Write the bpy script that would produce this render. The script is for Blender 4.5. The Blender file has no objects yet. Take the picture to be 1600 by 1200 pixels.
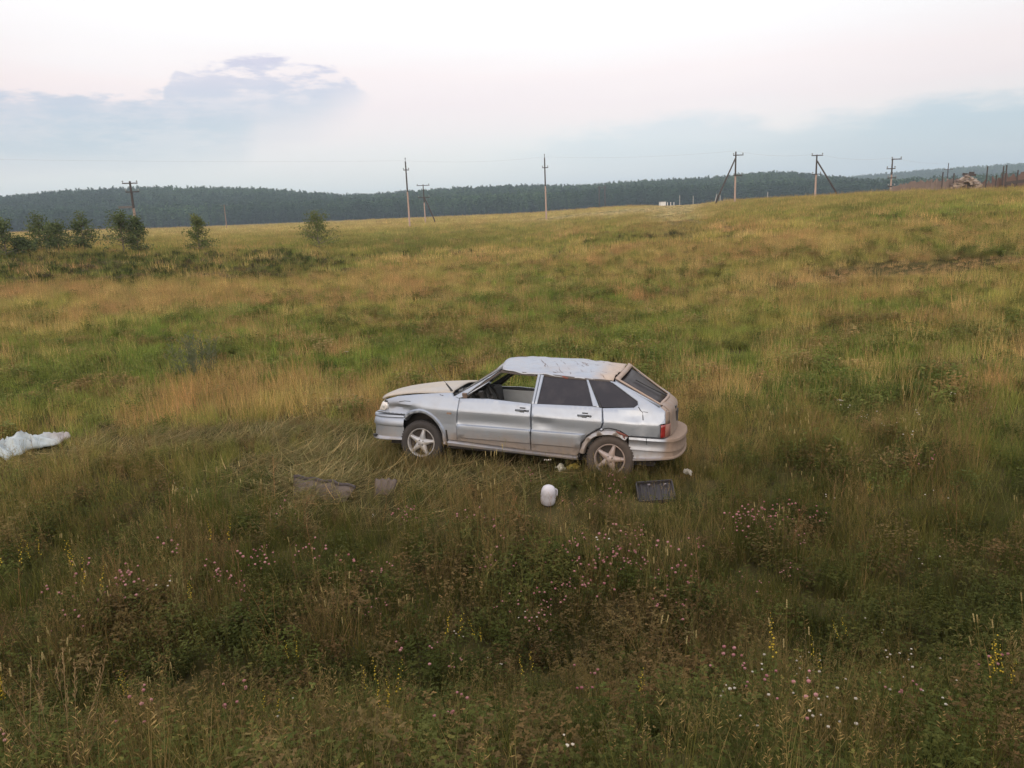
import bpy, bmesh, math, random, functools
import numpy as np
from mathutils import Vector, Matrix, Euler
from mathutils.geometry import delaunay_2d_cdt

random.seed(7)
rng = np.random.default_rng(7)
S = bpy.context.scene
COL = S.collection
R_ = math.radians

# ------------------------------------------------------------------ camera
EYE = np.array([0.0, 0.0, 3.30])
_p, _a = R_(12.6), R_(2.4)
_f = np.array([0, math.cos(_p), -math.sin(_p)])
_u0 = np.array([0, math.sin(_p), math.cos(_p)])
_r0 = np.array([1.0, 0, 0])
_r = _r0 * math.cos(_a) - _u0 * math.sin(_a)
_u = _u0 * math.cos(_a) + _r0 * math.sin(_a)
cam_data = bpy.data.cameras.new('camera')
cam_data.sensor_width = 36
cam_data.lens = 27.0
cam_data.clip_start = 0.05
cam_data.clip_end = 6000
cam = bpy.data.objects.new('camera', cam_data)
COL.objects.link(cam)
cam.matrix_world = Matrix(((_r[0], _u[0], -_f[0], EYE[0]), (_r[1], _u[1], -_f[1], EYE[1]),
                           (_r[2], _u[2], -_f[2], EYE[2]), (0, 0, 0, 1)))
S.camera = cam


def ray(px, py):
    return _f + _r * (px - 800) / 1200 + _u * (600 - py) / 1200


def azel(px, py):
    d = ray(px, py)
    return math.degrees(math.atan2(d[0], d[1])), math.degrees(math.atan2(d[2], math.hypot(d[0], d[1])))


# ------------------------------------------------------------------ sun, sky, exposure
S.render.engine = 'CYCLES'
S.view_settings.view_transform = 'Standard'
S.view_settings.look = 'None'
S.view_settings.exposure = 0.0
S.view_settings.gamma = 1.0
S.view_settings.use_curve_mapping = False
S.cycles.max_bounces = 5
S.cycles.diffuse_bounces = 3
S.cycles.glossy_bounces = 3
S.cycles.transmission_bounces = 3
S.cycles.transparent_max_bounces = 6
S.cycles.volume_bounces = 0
S.cycles.use_denoising = True
S.cycles.sample_clamp_indirect = 4

SUN_EL, SUN_AZ = R_(16), R_(195)          # low glow behind and a little left of the photographer
sun_l = bpy.data.lights.new('sun', 'SUN')
sun_l.energy = 1.4
sun_l.angle = R_(35)
sun_l.color = (1.0, 0.86, 0.68)
sun = bpy.data.objects.new('sun', sun_l)
COL.objects.link(sun)
_sd = Vector((math.sin(SUN_AZ) * math.cos(SUN_EL), math.cos(SUN_AZ) * math.cos(SUN_EL), math.sin(SUN_EL)))
sun.rotation_euler = _sd.to_track_quat('Z', 'Y').to_euler()


class NT:
    """small helper that writes node graphs"""
    def __init__(self, tree):
        self.t = tree
        self.n = tree.nodes
        self.l = tree.links

    def node(self, kind, **kw):
        n = self.n.new(kind)
        for k, v in kw.items():
            setattr(n, k, v)
        return n

    def put(self, sock, v):
        if isinstance(v, bpy.types.NodeSocket):
            self.l.new(v, sock)
        elif v is not None:
            try:
                sock.default_value = v
            except Exception:
                sock.default_value = (*v, 1.0)

    def m(self, op, a, b=None, c=None):
        n = self.node('ShaderNodeMath', operation=op)
        self.put(n.inputs[0], a)
        if b is not None:
            self.put(n.inputs[1], b)
        if c is not None:
            self.put(n.inputs[2], c)
        return n.outputs[0]

    def ss(self, x, lo, hi):
        n = self.node('ShaderNodeMapRange', interpolation_type='SMOOTHSTEP')
        self.put(n.inputs[0], x)
        self.put(n.inputs[1], lo)
        self.put(n.inputs[2], hi)
        return n.outputs[0]

    def mix(self, f, a, b, blend='MIX'):
        n = self.node('ShaderNodeMix', data_type='RGBA', blend_type=blend)
        self.put(n.inputs[0], f)
        self.put(n.inputs[6], a)
        self.put(n.inputs[7], b)
        return n.outputs[2]

    def noise(self, vec, scale, detail=3, rough=0.55):
        n = self.node('ShaderNodeTexNoise')
        if vec is not None:
            self.l.new(vec, n.inputs['Vector'])
        n.inputs['Scale'].default_value = scale
        n.inputs['Detail'].default_value = detail
        n.inputs['Roughness'].default_value = rough
        return n.outputs[0]

    def curve(self, x, pts, lo, hi, vlo, vhi):
        """piecewise curve through pts (x, v)"""
        xn = self.node('ShaderNodeMapRange')
        self.put(xn.inputs[0], x)
        xn.inputs[1].default_value, xn.inputs[2].default_value = lo, hi
        fc = self.node('ShaderNodeFloatCurve')
        c = fc.mapping.curves[0]
        pp = [((a - lo) / (hi - lo), (v - vlo) / (vhi - vlo)) for a, v in pts]
        pp = [(min(1, max(0, a)), min(1, max(0, v))) for a, v in pp]
        c.points[0].location = pp[0]
        c.points[1].location = pp[-1]
        for q in pp[1:-1]:
            c.points.new(*q)
        for q in c.points:
            q.handle_type = 'VECTOR'
        fc.mapping.update()
        self.l.new(xn.outputs[0], fc.inputs[1])
        return self.m('MULTIPLY_ADD', fc.outputs[0], vhi - vlo, vlo)

    def ramp(self, x, stops):
        n = self.node('ShaderNodeValToRGB')
        e = n.color_ramp.elements
        e[0].position, e[0].color = stops[0][0], (*stops[0][1], 1)
        e[1].position, e[1].color = stops[-1][0], (*stops[-1][1], 1)
        for p, c in stops[1:-1]:
            q = e.new(p)
            q.color = (*c, 1)
        self.l.new(x, n.inputs[0])
        return n.outputs[0]


def lin(*c):
    return tuple((v / 255 / 12.92 if v <= 10 else ((v / 255 + 0.055) / 1.055) ** 2.4) for v in c)


def build_sky():
    w = bpy.data.worlds.new('World')
    S.world = w
    w.use_nodes = True
    t = NT(w.node_tree)
    t.n.clear()
    tc = t.node('ShaderNodeTexCoord')
    sep = t.node('ShaderNodeSeparateXYZ')
    t.l.new(tc.outputs['Generated'], sep.inputs[0])
    x, y, z = sep.outputs
    DEG = 180 / math.pi
    az = t.m('MULTIPLY', t.m('ARCTAN2', x, y), DEG)
    el = t.m('MULTIPLY', t.m('ARCSINE', z), DEG)
    # cloud layer coordinates: stretched towards the horizon
    cmb = t.node('ShaderNodeCombineXYZ')
    t.put(cmb.inputs[0], t.m('MULTIPLY', az, 0.10))
    t.put(cmb.inputs[1], t.m('MULTIPLY', el, 0.34))
    n1 = t.noise(cmb.outputs[0], 1.9, 8, 0.62)
    cmb2 = t.node('ShaderNodeCombineXYZ')
    t.put(cmb2.inputs[0], t.m('MULTIPLY', az, 0.05))
    t.put(cmb2.inputs[1], t.m('MULTIPLY', el, 0.30))
    t.put(cmb2.inputs[2], 4.0)
    n2 = t.noise(cmb2.outputs[0], 1.0, 4, 0.5)
    wob = t.m('MULTIPLY', t.m('SUBTRACT', n1, 0.5), 3.4)
    wob2 = t.m('MULTIPLY', t.m('SUBTRACT', n2, 0.5), 3.0)
    elw = t.m('ADD', el, wob)
    elw2 = t.m('ADD', el, wob2)
    # clear-sky gradient: pale blue at the horizon, a pink band, white above
    g = t.ramp(t.m('DIVIDE', t.m('MAXIMUM', elw2, 0.0), 90.0), [
        (0.0, lin(205, 219, 230)), (0.025, lin(216, 225, 232)), (0.055, lin(228, 226, 233)), (0.078, lin(240, 226, 231)),
        (0.102, lin(249, 235, 236)), (0.125, lin(254, 249, 249)), (0.155, (1.06, 1.05, 1.05)), (0.24, (1.50, 1.50, 1.52)),
        (0.6, (1.75, 1.77, 1.82)), (1.0, (1.75, 1.79, 1.88))])
    side = t.ss(az, 14.0, 34.0)
    g = t.mix(t.m('MULTIPLY', side, 0.8), g, t.mix(1.0, g, (0.90, 0.885, 0.885), 'MULTIPLY'))
    g = t.mix(t.ss(az, -22.0, -40.0), g, t.mix(1.0, g, (0.96, 0.93, 0.93), 'MULTIPLY'))
    # left cloud bank
    up = [(-60, 150), (0, 148), (120, 153), (255, 150), (275, 104), (300, 95), (345, 102), (395, 83), (455, 92), (520, 98), (548, 128), (578, 152)]
    dn = [(-60, 262), (0, 262), (200, 262), (300, 250), (375, 238), (405, 206), (480, 192), (578, 154)]
    P = lambda L: [azel(*q) for q in L]
    U, D = P(up), P(dn)
    lo, hi = -36.5, U[-1][0]
    D[0] = (lo, D[0][1]); U[0] = (lo, U[0][1])
    cu = t.curve(az, U, lo, hi, 0, 16)
    cd = t.curve(az, D, lo, hi, 0, 16)
    inaz = t.m('MULTIPLY', t.ss(az, hi + 0.6, hi - 1.2), t.ss(az, -52.0, -38.0))
    m1 = t.m('MULTIPLY', t.ss(t.m('SUBTRACT', cu, elw), -0.25, 0.35), t.ss(t.m('SUBTRACT', t.m('MULTIPLY_ADD', wob, 0.6, elw2), cd), -1.6, 1.6))
    m1 = t.m('MULTIPLY', m1, inaz)
    holes = t.m('MULTIPLY', t.ss(n1, 0.49, 0.60), t.ss(el, 7.6, 9.6))
    m1 = t.m('MULTIPLY', m1, t.m('SUBTRACT', 1.0, t.m('MULTIPLY', holes, 0.9)))
    wisp = t.m('MULTIPLY_ADD', t.ss(n1, 0.62, 0.40), 0.35, 0.65)
    m1 = t.m('MULTIPLY', m1, t.m('MULTIPLY', wisp, t.m('MULTIPLY_ADD', t.ss(n2, 0.66, 0.40), 0.3, 0.7)))
    c1 = t.mix(t.ss(el, 5.5, 11.0), lin(170, 190, 211), lin(200, 196, 219))
    g = t.mix(t.m('MULTIPLY', m1, 0.95), g, c1)
    # right cloud bank, down to the horizon
    up = [(760, 240), (900, 212), (925, 196), (1080, 182), (1180, 180), (1225, 200), (1300, 180), (1450, 156), (1600, 150), (1760, 165)]
    U = P(up)
    lo, hi = U[0][0], U[-1][0]
    cu = t.curve(az, U, lo, hi, 0, 16)
    m2 = t.m('MULTIPLY', t.ss(t.m('SUBTRACT', cu, elw), -0.7, 1.1), t.m('MULTIPLY', t.ss(az, lo - 4, lo + 10), t.ss(az, 60.0, 42.0)))
    c2 = t.mix(t.ss(az, 6.0, 32.0), lin(200, 212, 227), lin(168, 188, 209))
    m2 = t.m('MULTIPLY', m2, t.m('MULTIPLY_ADD', t.ss(n2, 0.70, 0.38), 0.35, 0.65))
    g = t.mix(m2, g, c2)
    # faint streaks everywhere
    g = t.mix(t.m('MULTIPLY', t.ss(n2, 0.55, 0.75), 0.22), g, t.mix(1.0, g, (0.90, 0.92, 0.97), 'MULTIPLY'))
    sky = t.node('ShaderNodeTexSky', sky_type='NISHITA')
    sky.sun_disc = False
    sky.sun_elevation = SUN_EL
    sky.sun_rotation = SUN_AZ
    sky.dust_density = 2.0
    nish = t.mix(1.0, sky.outputs[0], (0.05, 0.045, 0.04), 'MULTIPLY')
    tot = t.mix(1.0, t.mix(1.0, g, (0.93, 0.90, 0.885), 'MULTIPLY'), nish, 'ADD')
    # the ground half is never seen: earth-coloured
    tot = t.mix(t.ss(el, -0.5, -3.0), tot, (0.12, 0.10, 0.07))
    bg = t.node('ShaderNodeBackground')
    t.put(bg.inputs[0], tot)
    bg.inputs[1].default_value = 1.0
    out = t.node('ShaderNodeOutputWorld')
    t.l.new(bg.outputs[0], out.inputs[0])


build_sky()

# ------------------------------------------------------------------ helpers


def tag(o, label=None, cat=None, group=None, kind=None):
    if label: o['label'] = label
    if cat: o['category'] = cat
    if group: o['group'] = group
    if kind: o['kind'] = kind
    return o


def empty(name, loc=(0, 0, 0), rz=0.0):
    o = bpy.data.objects.new(name, None)
    o.location = loc
    o.rotation_euler = (0, 0, rz)
    o.empty_display_size = 0.2
    COL.objects.link(o)
    return o


def link(name, me, mat=None, parent=None):
    o = bpy.data.objects.new(name, me)
    if mat is not None:
        for m in (mat if isinstance(mat, (list, tuple)) else [mat]):
            me.materials.append(m)
    if parent is not None:
        o.parent = parent
    COL.objects.link(o)
    return o


def pydata(name, V, F, mat=None, parent=None, smooth=False, angle=None):
    me = bpy.data.meshes.new(name)
    me.from_pydata([tuple(map(float, v)) for v in V], [], F)
    me.update()
    if smooth:
        me.shade_smooth()
        if angle:
            me.set_sharp_from_angle(angle=R_(angle))
    return link(name, me, mat, parent)


class MB:
    """collects boxes, tubes, lathes into one mesh"""
    def __init__(self):
        self.V, self.F, self.MI = [], [], []

    def add(self, V, F, mi=0):
        o = len(self.V)
        self.V += [tuple(v) for v in V]
        self.F += [tuple(i + o for i in f) for f in F]
        self.MI += [mi] * len(F)
        return self

    def box(self, c, s, rot=None, mi=0):
        x, y, z = s[0] / 2, s[1] / 2, s[2] / 2
        P = [Vector(q) for q in ((-x, -y, -z), (x, -y, -z), (x, y, -z), (-x, y, -z), (-x, -y, z), (x, -y, z), (x, y, z), (-x, y, z))]
        if rot is not None:
            P = [Euler(rot).to_matrix() @ q for q in P]
        P = [q + Vector(c) for q in P]
        return self.add(P, [(3, 2, 1, 0), (4, 5, 6, 7), (0, 1, 5, 4), (1, 2, 6, 5), (2, 3, 7, 6), (3, 0, 4, 7)], mi)

    def tube(self, pts, rad, n=6, cap=True, mi=0):
        pts = [Vector(p) for p in pts]
        k = len(pts)
        rad = rad if isinstance(rad, (list, tuple)) else [rad] * k
        V, F = [], []
        for i, p in enumerate(pts):
            d = (pts[min(i + 1, k - 1)] - pts[max(i - 1, 0)])
            d = d.normalized() if d.length > 1e-9 else Vector((0, 0, 1))
            a = d.orthogonal().normalized() if abs(d.z) > 0.9 else d.cross(Vector((0, 0, 1))).normalized()
            b = d.cross(a)
            for j in range(n):
                t = 2 * math.pi * j / n
                V.append(p + (a * math.cos(t) + b * math.sin(t)) * rad[i])
        for i in range(k - 1):
            for j in range(n):
                F.append((i * n + j, i * n + (j + 1) % n, (i + 1) * n + (j + 1) % n, (i + 1) * n + j))
        if cap:
            F.append(tuple(range(n))[::-1])
            F.append(tuple((k - 1) * n + j for j in range(n)))
        return self.add(V, F, mi)

    def lathe(self, prof, n=24, mat4=None, mi=0):
        """prof: list of (radius, height) round local z"""
        V, F = [], []
        for r, h in prof:
            for j in range(n):
                t = 2 * math.pi * j / n
                v = Vector((r * math.cos(t), r * math.sin(t), h))
                V.append(mat4 @ v if mat4 is not None else v)
        for i in range(len(prof) - 1):
            for j in range(n):
                F.append((i * n + j, i * n + (j + 1) % n, (i + 1) * n + (j + 1) % n, (i + 1) * n + j))
        return self.add(V, F, mi)

    def build(self, name, mat=None, parent=None, smooth=False, angle=None):
        o = pydata(name, self.V, self.F, mat, parent, smooth, angle)
        if any(self.MI):
            o.data.polygons.foreach_set('material_index', self.MI)
        return o


def new_mat(name):
    m = bpy.data.materials.new(name)
    m.use_nodes = True
    t = NT(m.node_tree)
    t.n.clear()
    out = t.node('ShaderNodeOutputMaterial')
    return m, t, out


def simple_mat(name, col, rough=0.7, metal=0.0, var=0.25, scale=8.0, bump=0.0, spec=0.5, coat=0.0):
    m, t, out = new_mat(name)
    tc = t.node('ShaderNodeTexCoord')
    n = t.noise(tc.outputs['Object'], scale, 4)
    c = t.mix(n, tuple(v * (1 - var) for v in col), tuple(min(1, v * (1 + var)) for v in col))
    b = t.node('ShaderNodeBsdfPrincipled')
    t.put(b.inputs['Base Color'], c)
    b.inputs['Roughness'].default_value = rough
    b.inputs['Metallic'].default_value = metal
    b.inputs['Specular IOR Level'].default_value = spec
    b.inputs['Coat Weight'].default_value = coat
    if bump:
        bp = t.node('ShaderNodeBump')
        bp.inputs['Strength'].default_value = bump
        bp.inputs['Distance'].default_value = 0.02
        t.l.new(t.noise(tc.outputs['Object'], scale * 4, 5), bp.inputs['Height'])
        t.l.new(bp.outputs[0], b.inputs['Normal'])
    t.l.new(b.outputs[0], out.inputs[0])
    return m


# value noise for terrain and planting
_H = rng.random((256, 256))


def vnoise(x, y):
    x = np.asarray(x, float); y = np.asarray(y, float)
    xi = np.floor(x).astype(int); yi = np.floor(y).astype(int)
    fx = x - xi; fy = y - yi
    fx = fx * fx * (3 - 2 * fx); fy = fy * fy * (3 - 2 * fy)
    g = lambda a, b: _H[a % 256, b % 256]
    return (g(xi, yi) * (1 - fx) + g(xi + 1, yi) * fx) * (1 - fy) + (g(xi, yi + 1) * (1 - fx) + g(xi + 1, yi + 1) * fx) * fy


def fbm(x, y, o=4):
    s, a, tot = 0, 1, 0
    for i in range(o):
        s = s + a * vnoise(x * 2 ** i + 17.3 * i, y * 2 ** i + 5.1 * i)
        tot += a
        a *= 0.5
    return s / tot


def sstep(x, lo, hi):
    t = np.clip((x - lo) / (hi - lo), 0, 1)
    return t * t * (3 - 2 * t)


# ------------------------------------------------------------------ terrain
CAR_Y, CAR_P, CAR_R = R_(-17), R_(-2.2), R_(7.0)
CAR_T = np.array([0.17, 9.96, 0.0])


def _rz(a): c, s = math.cos(a), math.sin(a); return np.array([[c, -s, 0], [s, c, 0], [0, 0, 1]])
def _ry(a): c, s = math.cos(a), math.sin(a); return np.array([[c, 0, s], [0, 1, 0], [-s, 0, c]])
def _rx(a): c, s = math.cos(a), math.sin(a); return np.array([[1, 0, 0], [0, c, -s], [0, s, c]])
CAR_M = _rz(math.pi + CAR_Y) @ _ry(CAR_P) @ _rx(CAR_R)

T_AZ = np.array([-180, -60, -45, -33, -18, -9, 0.5, 10, 18.5, 26.5, 33.5, 45, 60, 180.])
T_D = np.array([0, 8, 12, 18, 26, 36, 46, 52, 58, 75, 100, 140, 220, 400, 620.])
_tab = {
    -45: [0, 0, .05, .15, .3, .5, .8, 1.6, 2.2, 2.3, 2.4, 2.5, 2.7, 3.0, 3.3],
    -33: [0, 0, .05, .15, .3, .5, .75, 1.45, 2.05, 2.15, 2.25, 2.4, 2.7, 3.0, 3.2],
    -18: [0, 0, 0, 0, .05, .1, .3, 1.1, 1.4, 1.5, 1.55, 1.65, 1.8, 2.1, 2.4],
    -9: [0, 0, 0, 0, 0, .1, .2, .5, .8, 1.1, 1.4, 1.7, 1.9, 2.2, 2.4],
    0.5: [0, 0, 0, 0, .05, .15, .3, .4, .6, 1.0, 1.45, 1.8, 2.0, 2.2, 2.2],
    10: [0, 0, 0, .05, .2, .5, .85, 1.1, 1.35, 1.9, 2.45, 2.85, 3.05, 3.2, 2.5],
    18.5: [0, 0, 0, .1, .35, .8, 1.3, 1.6, 1.9, 2.6, 3.2, 3.45, 3.2, 2.5, 2.0],
    26.5: [0, 0, 0, .15, .5, 1.05, 1.6, 1.95, 2.3, 3.05, 3.62, 3.5, 2.6, 1.0, 0.],
    33.5: [0, 0, .05, .2, .6, 1.2, 1.8, 2.1, 2.4, 3.0, 3.4, 3.2, 2.4, 1.0, 0.],
    45: [0, 0, .05, .2, .6, 1.2, 1.8, 2.1, 2.4, 3.0, 3.3, 3.1, 2.4, 1.0, 0.],
}
FLATROW = [0] * 15
T_Z = np.array([FLATROW, _tab[-45]] + [_tab[k] for k in (-45, -33, -18, -9, 0.5, 10, 18.5, 26.5, 33.5, 45)] + [_tab[45], FLATROW], float)

# forested hills: skyline read off as directions, hill crest at 950 m, farther ridge at 1700 m
_sky1 = [(-600, 330), (-200, 325), (0, 310), (60, 305), (130, 299), (250, 295), (400, 297), (470, 302), (540, 308), (600, 305), (700, 297), (800, 292),
         (900, 293), (1000, 286), (1100, 281), (1150, 276), (1200, 272), (1240, 272), (1290, 278), (1340, 283), (1420, 290), (1600, 300), (2000, 290)]
_sky2 = [(1000, 330), (1200, 300), (1300, 284), (1350, 279), (1450, 270), (1600, 260), (1800, 258), (2200, 262)]
H1 = np.array([azel(*q) for q in _sky1])
H2 = np.array([azel(*q) for q in _sky2])
TREE_H = 13.0


def terrain(x, y, fine=True):
    x = np.asarray(x, float); y = np.asarray(y, float)
    d = np.hypot(x, y)
    az = np.degrees(np.arctan2(x, y))
    i = np.clip(np.searchsorted(T_AZ, az) - 1, 0, len(T_AZ) - 2)
    fa = (az - T_AZ[i]) / (T_AZ[i + 1] - T_AZ[i])
    fa = fa * fa * (3 - 2 * fa)
    dd = np.minimum(d, 619.99)
    j = np.clip(np.searchsorted(T_D, dd, 'right') - 1, 0, len(T_D) - 2)
    fd = (dd - T_D[j]) / (T_D[j + 1] - T_D[j])
    z = (T_Z[i, j] * (1 - fa) + T_Z[i + 1, j] * fa) * (1 - fd) + (T_Z[i, j + 1] * (1 - fa) + T_Z[i + 1, j + 1] * fa) * fd
    # hills
    e1 = np.interp(az, H1[:, 0], H1[:, 1])
    top1 = EYE[2] + 950 * np.tan(np.radians(e1)) - TREE_H
    k1 = sstep(d, 625, 960)
    z = z * (1 - k1) + top1 * k1
    k1b = sstep(d, 1000, 1350)
    z = z * (1 - k1b) + np.minimum(z, 10) * k1b
    e2 = np.interp(az, H2[:, 0], H2[:, 1])
    top2 = EYE[2] + 1750 * np.tan(np.radians(e2)) - TREE_H
    inr = (az > H2[0, 0]) * (az < 70)
    k2 = sstep(d, 1350, 1750) * inr
    z = z * (1 - k2) + np.maximum(top2, 0) * k2
    # road embankment the photographer stands on
    z = z + 1.75 * sstep(5.2 - y, 0.0, 4.2) * sstep(60 - d, 0, 20)
    # slope under the car
    rx, ry = x - CAR_T[0], y - CAR_T[1]
    n = CAR_M[:, 2]
    pl = np.clip(-(n[0] * rx + n[1] * ry) / n[2], -0.14, 0.14)
    rr = np.hypot(rx, ry)
    wgt = 1 - sstep(rr, 1.9, 4.5)
    z = z * (1 - wgt) + pl * wgt
    if fine:
        amp = 0.10 * sstep(d, 3, 9) * (1 - wgt) * (1 - sstep(d, 500, 640))
        z = z + amp * (fbm(x * 0.55, y * 0.55, 3) - 0.5) * 2 + 0.25 * sstep(d, 14, 40) * (1 - sstep(d, 400, 640)) * (fbm(x * .12 + 9, y * .12, 2) - .5)
    return z


def gz(x, y):
    return float(terrain(np.array([x]), np.array([y]))[0])


def at(px, d):
    """point on the terrain at horizontal distance d in the direction seen at picture column px near the horizon"""
    a = R_(azel(px, 320)[0])
    x, y = d * math.sin(a), d * math.cos(a)
    return Vector((x, y, gz(x, y)))


def ground(px, py):
    """where a line of sight first meets the terrain"""
    r = ray(px, py)
    k0 = 1.0
    k = 1.0
    while k < 900:
        p = EYE + r * k
        if p[2] < gz(p[0], p[1]):
            lo, hi = k0, k
            for _ in range(20):
                mid = (lo + hi) / 2
                p = EYE + r * mid
                if p[2] < gz(p[0], p[1]): hi = mid
                else: lo = mid
            return Vector((p[0], p[1], gz(p[0], p[1])))
        k0 = k
        k *= 1.03
    return None


def build_ground():
    az = np.concatenate([np.linspace(-180, -50, 40)[:-1], np.linspace(-50, 50, 260), np.linspace(50, 180, 40)[1:-1]])
    rad = np.concatenate([[0.4], np.geomspace(0.8, 60, 150), np.geomspace(61.5, 620, 110), np.linspace(632, 1000, 26), np.linspace(1040, 2600, 24)])
    A, D = np.meshgrid(np.radians(az), rad)
    X, Y = D * np.sin(A), D * np.cos(A)
    Z = terrain(X.ravel(), Y.ravel()).reshape(X.shape)
    na, nr = len(az), len(rad)
    V = np.stack([X.ravel(), Y.ravel(), Z.ravel()], -1).tolist()
    V.append((0, 0, gz(0, 0)))
    F = []
    for i in range(nr - 1):
        o = i * na
        for j in range(na):
            k = (j + 1) % na
            F.append((o + j, o + k, o + na + k, o + na + j))
    c = len(V) - 1
    for j in range(na):
        F.append((c, (j + 1) % na, j))
    m, t, out = new_mat('meadow_soil')
    geo = t.node('ShaderNodeNewGeometry')
    pos = geo.outputs['Position']
    n1 = t.noise(pos, 0.035, 5, 0.6)
    n2 = t.noise(pos, 0.9, 5, 0.65)
    n3 = t.noise(pos, 9.0, 3, 0.6)
    # far stripes of the hay field run across the view
    mp = t.node('ShaderNodeMapping')
    mp.inputs['Scale'].default_value = (0.002, 0.030, 0)
    t.l.new(pos, mp.inputs[0])
    n4 = t.noise(mp.outputs[0], 1.0, 3, 0.5)
    hayc = (0.30, 0.25, 0.125)
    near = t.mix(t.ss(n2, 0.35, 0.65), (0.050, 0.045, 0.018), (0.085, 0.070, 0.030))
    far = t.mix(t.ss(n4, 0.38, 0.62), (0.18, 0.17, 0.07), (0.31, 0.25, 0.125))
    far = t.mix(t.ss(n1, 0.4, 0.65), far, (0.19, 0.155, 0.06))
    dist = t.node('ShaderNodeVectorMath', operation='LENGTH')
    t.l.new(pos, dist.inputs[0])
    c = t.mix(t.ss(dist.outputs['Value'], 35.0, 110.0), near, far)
    c = t.mix(t.ss(dist.outputs['Value'], 612.0, 640.0), c, (0.020, 0.028, 0.014))
    c = t.mix(t.m('MULTIPLY', n3, 0.6), c, t.mix(1.0, c, (0.5, 0.5, 0.5), 'MULTIPLY'))
    b = t.node('ShaderNodeBsdfDiffuse')
    t.put(b.inputs[0], c)
    t.l.new(b.outputs[0], out.inputs[0])
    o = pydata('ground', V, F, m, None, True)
    return tag(o, kind='structure')


build_ground()

# ------------------------------------------------------------------ vegetation prototypes
PROTO = {}


def proto_col(name):
    c = bpy.data.collections.new(name)       # never linked to the scene: only instanced
    PROTO[name] = c
    return c


def plant_mat(name, transl=0.30, tips=None):
    """colour comes from each plant's own tint, each leaf varies a little"""
    m, t, out = new_mat(name)
    a = t.node('ShaderNodeAttribute', attribute_type='INSTANCER', attribute_name='tint')
    v = t.node('ShaderNodeAttribute', attribute_type='GEOMETRY', attribute_name='var')
    f = v.outputs['Fac']
    c = t.mix(1.0, a.outputs['Color'], t.mix(f, (0.62, 0.66, 0.60), (1.38, 1.28, 1.25)), 'MULTIPLY')
    c = t.mix(t.m('MULTIPLY', t.ss(f, 0.80, 0.97), 0.65), c, t.mix(1.0, a.outputs['Color'], (2.3, 1.75, 1.7), 'MULTIPLY'))
    d = t.node('ShaderNodeBsdfDiffuse')
    tr = t.node('ShaderNodeBsdfTranslucent')
    t.put(d.inputs[0], c)
    t.put(tr.inputs[0], t.mix(1.0, c, (1.05, 1.15, 0.8), 'MULTIPLY'))
    mx = t.node('ShaderNodeMixShader')
    mx.inputs[0].default_value = transl
    t.l.new(d.outputs[0], mx.inputs[1])
    t.l.new(tr.outputs[0], mx.inputs[2])
    t.l.new(mx.outputs[0], out.inputs[0])
    return m


M_BLADE = plant_mat('grass_blade', 0.45)
M_LEAF = plant_mat('weed_leaf', 0.22)


def petal_mat(name, c1, c2, tr=0.2):
    m, t, out = new_mat(name)
    v = t.node('ShaderNodeAttribute', attribute_type='GEOMETRY', attribute_name='var')
    oi = t.node('ShaderNodeObjectInfo')
    f = t.m('MULTIPLY_ADD', v.outputs['Fac'], 0.5, t.m('MULTIPLY', oi.outputs['Random'], 0.5))
    c = t.mix(f, c1, c2)
    d = t.node('ShaderNodeBsdfDiffuse')
    t.put(d.inputs[0], c)
    t.l.new(d.outputs[0], out.inputs[0])
    return m


M_SEED = petal_mat('dry_seed', (0.19, 0.125, 0.050), (0.33, 0.24, 0.10))
M_SEEDPALE = petal_mat('pale_seed', (0.22, 0.17, 0.07), (0.42, 0.33, 0.15))
M_PINK = petal_mat('clover_pink', (0.22, 0.075, 0.08), (0.42, 0.22, 0.21))
M_WHITE = petal_mat('white_petal', (0.30, 0.26, 0.20), (0.52, 0.47, 0.40))
M_YELLOW = petal_mat('yellow_petal', (0.36, 0.24, 0.025), (0.58, 0.42, 0.06))


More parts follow.
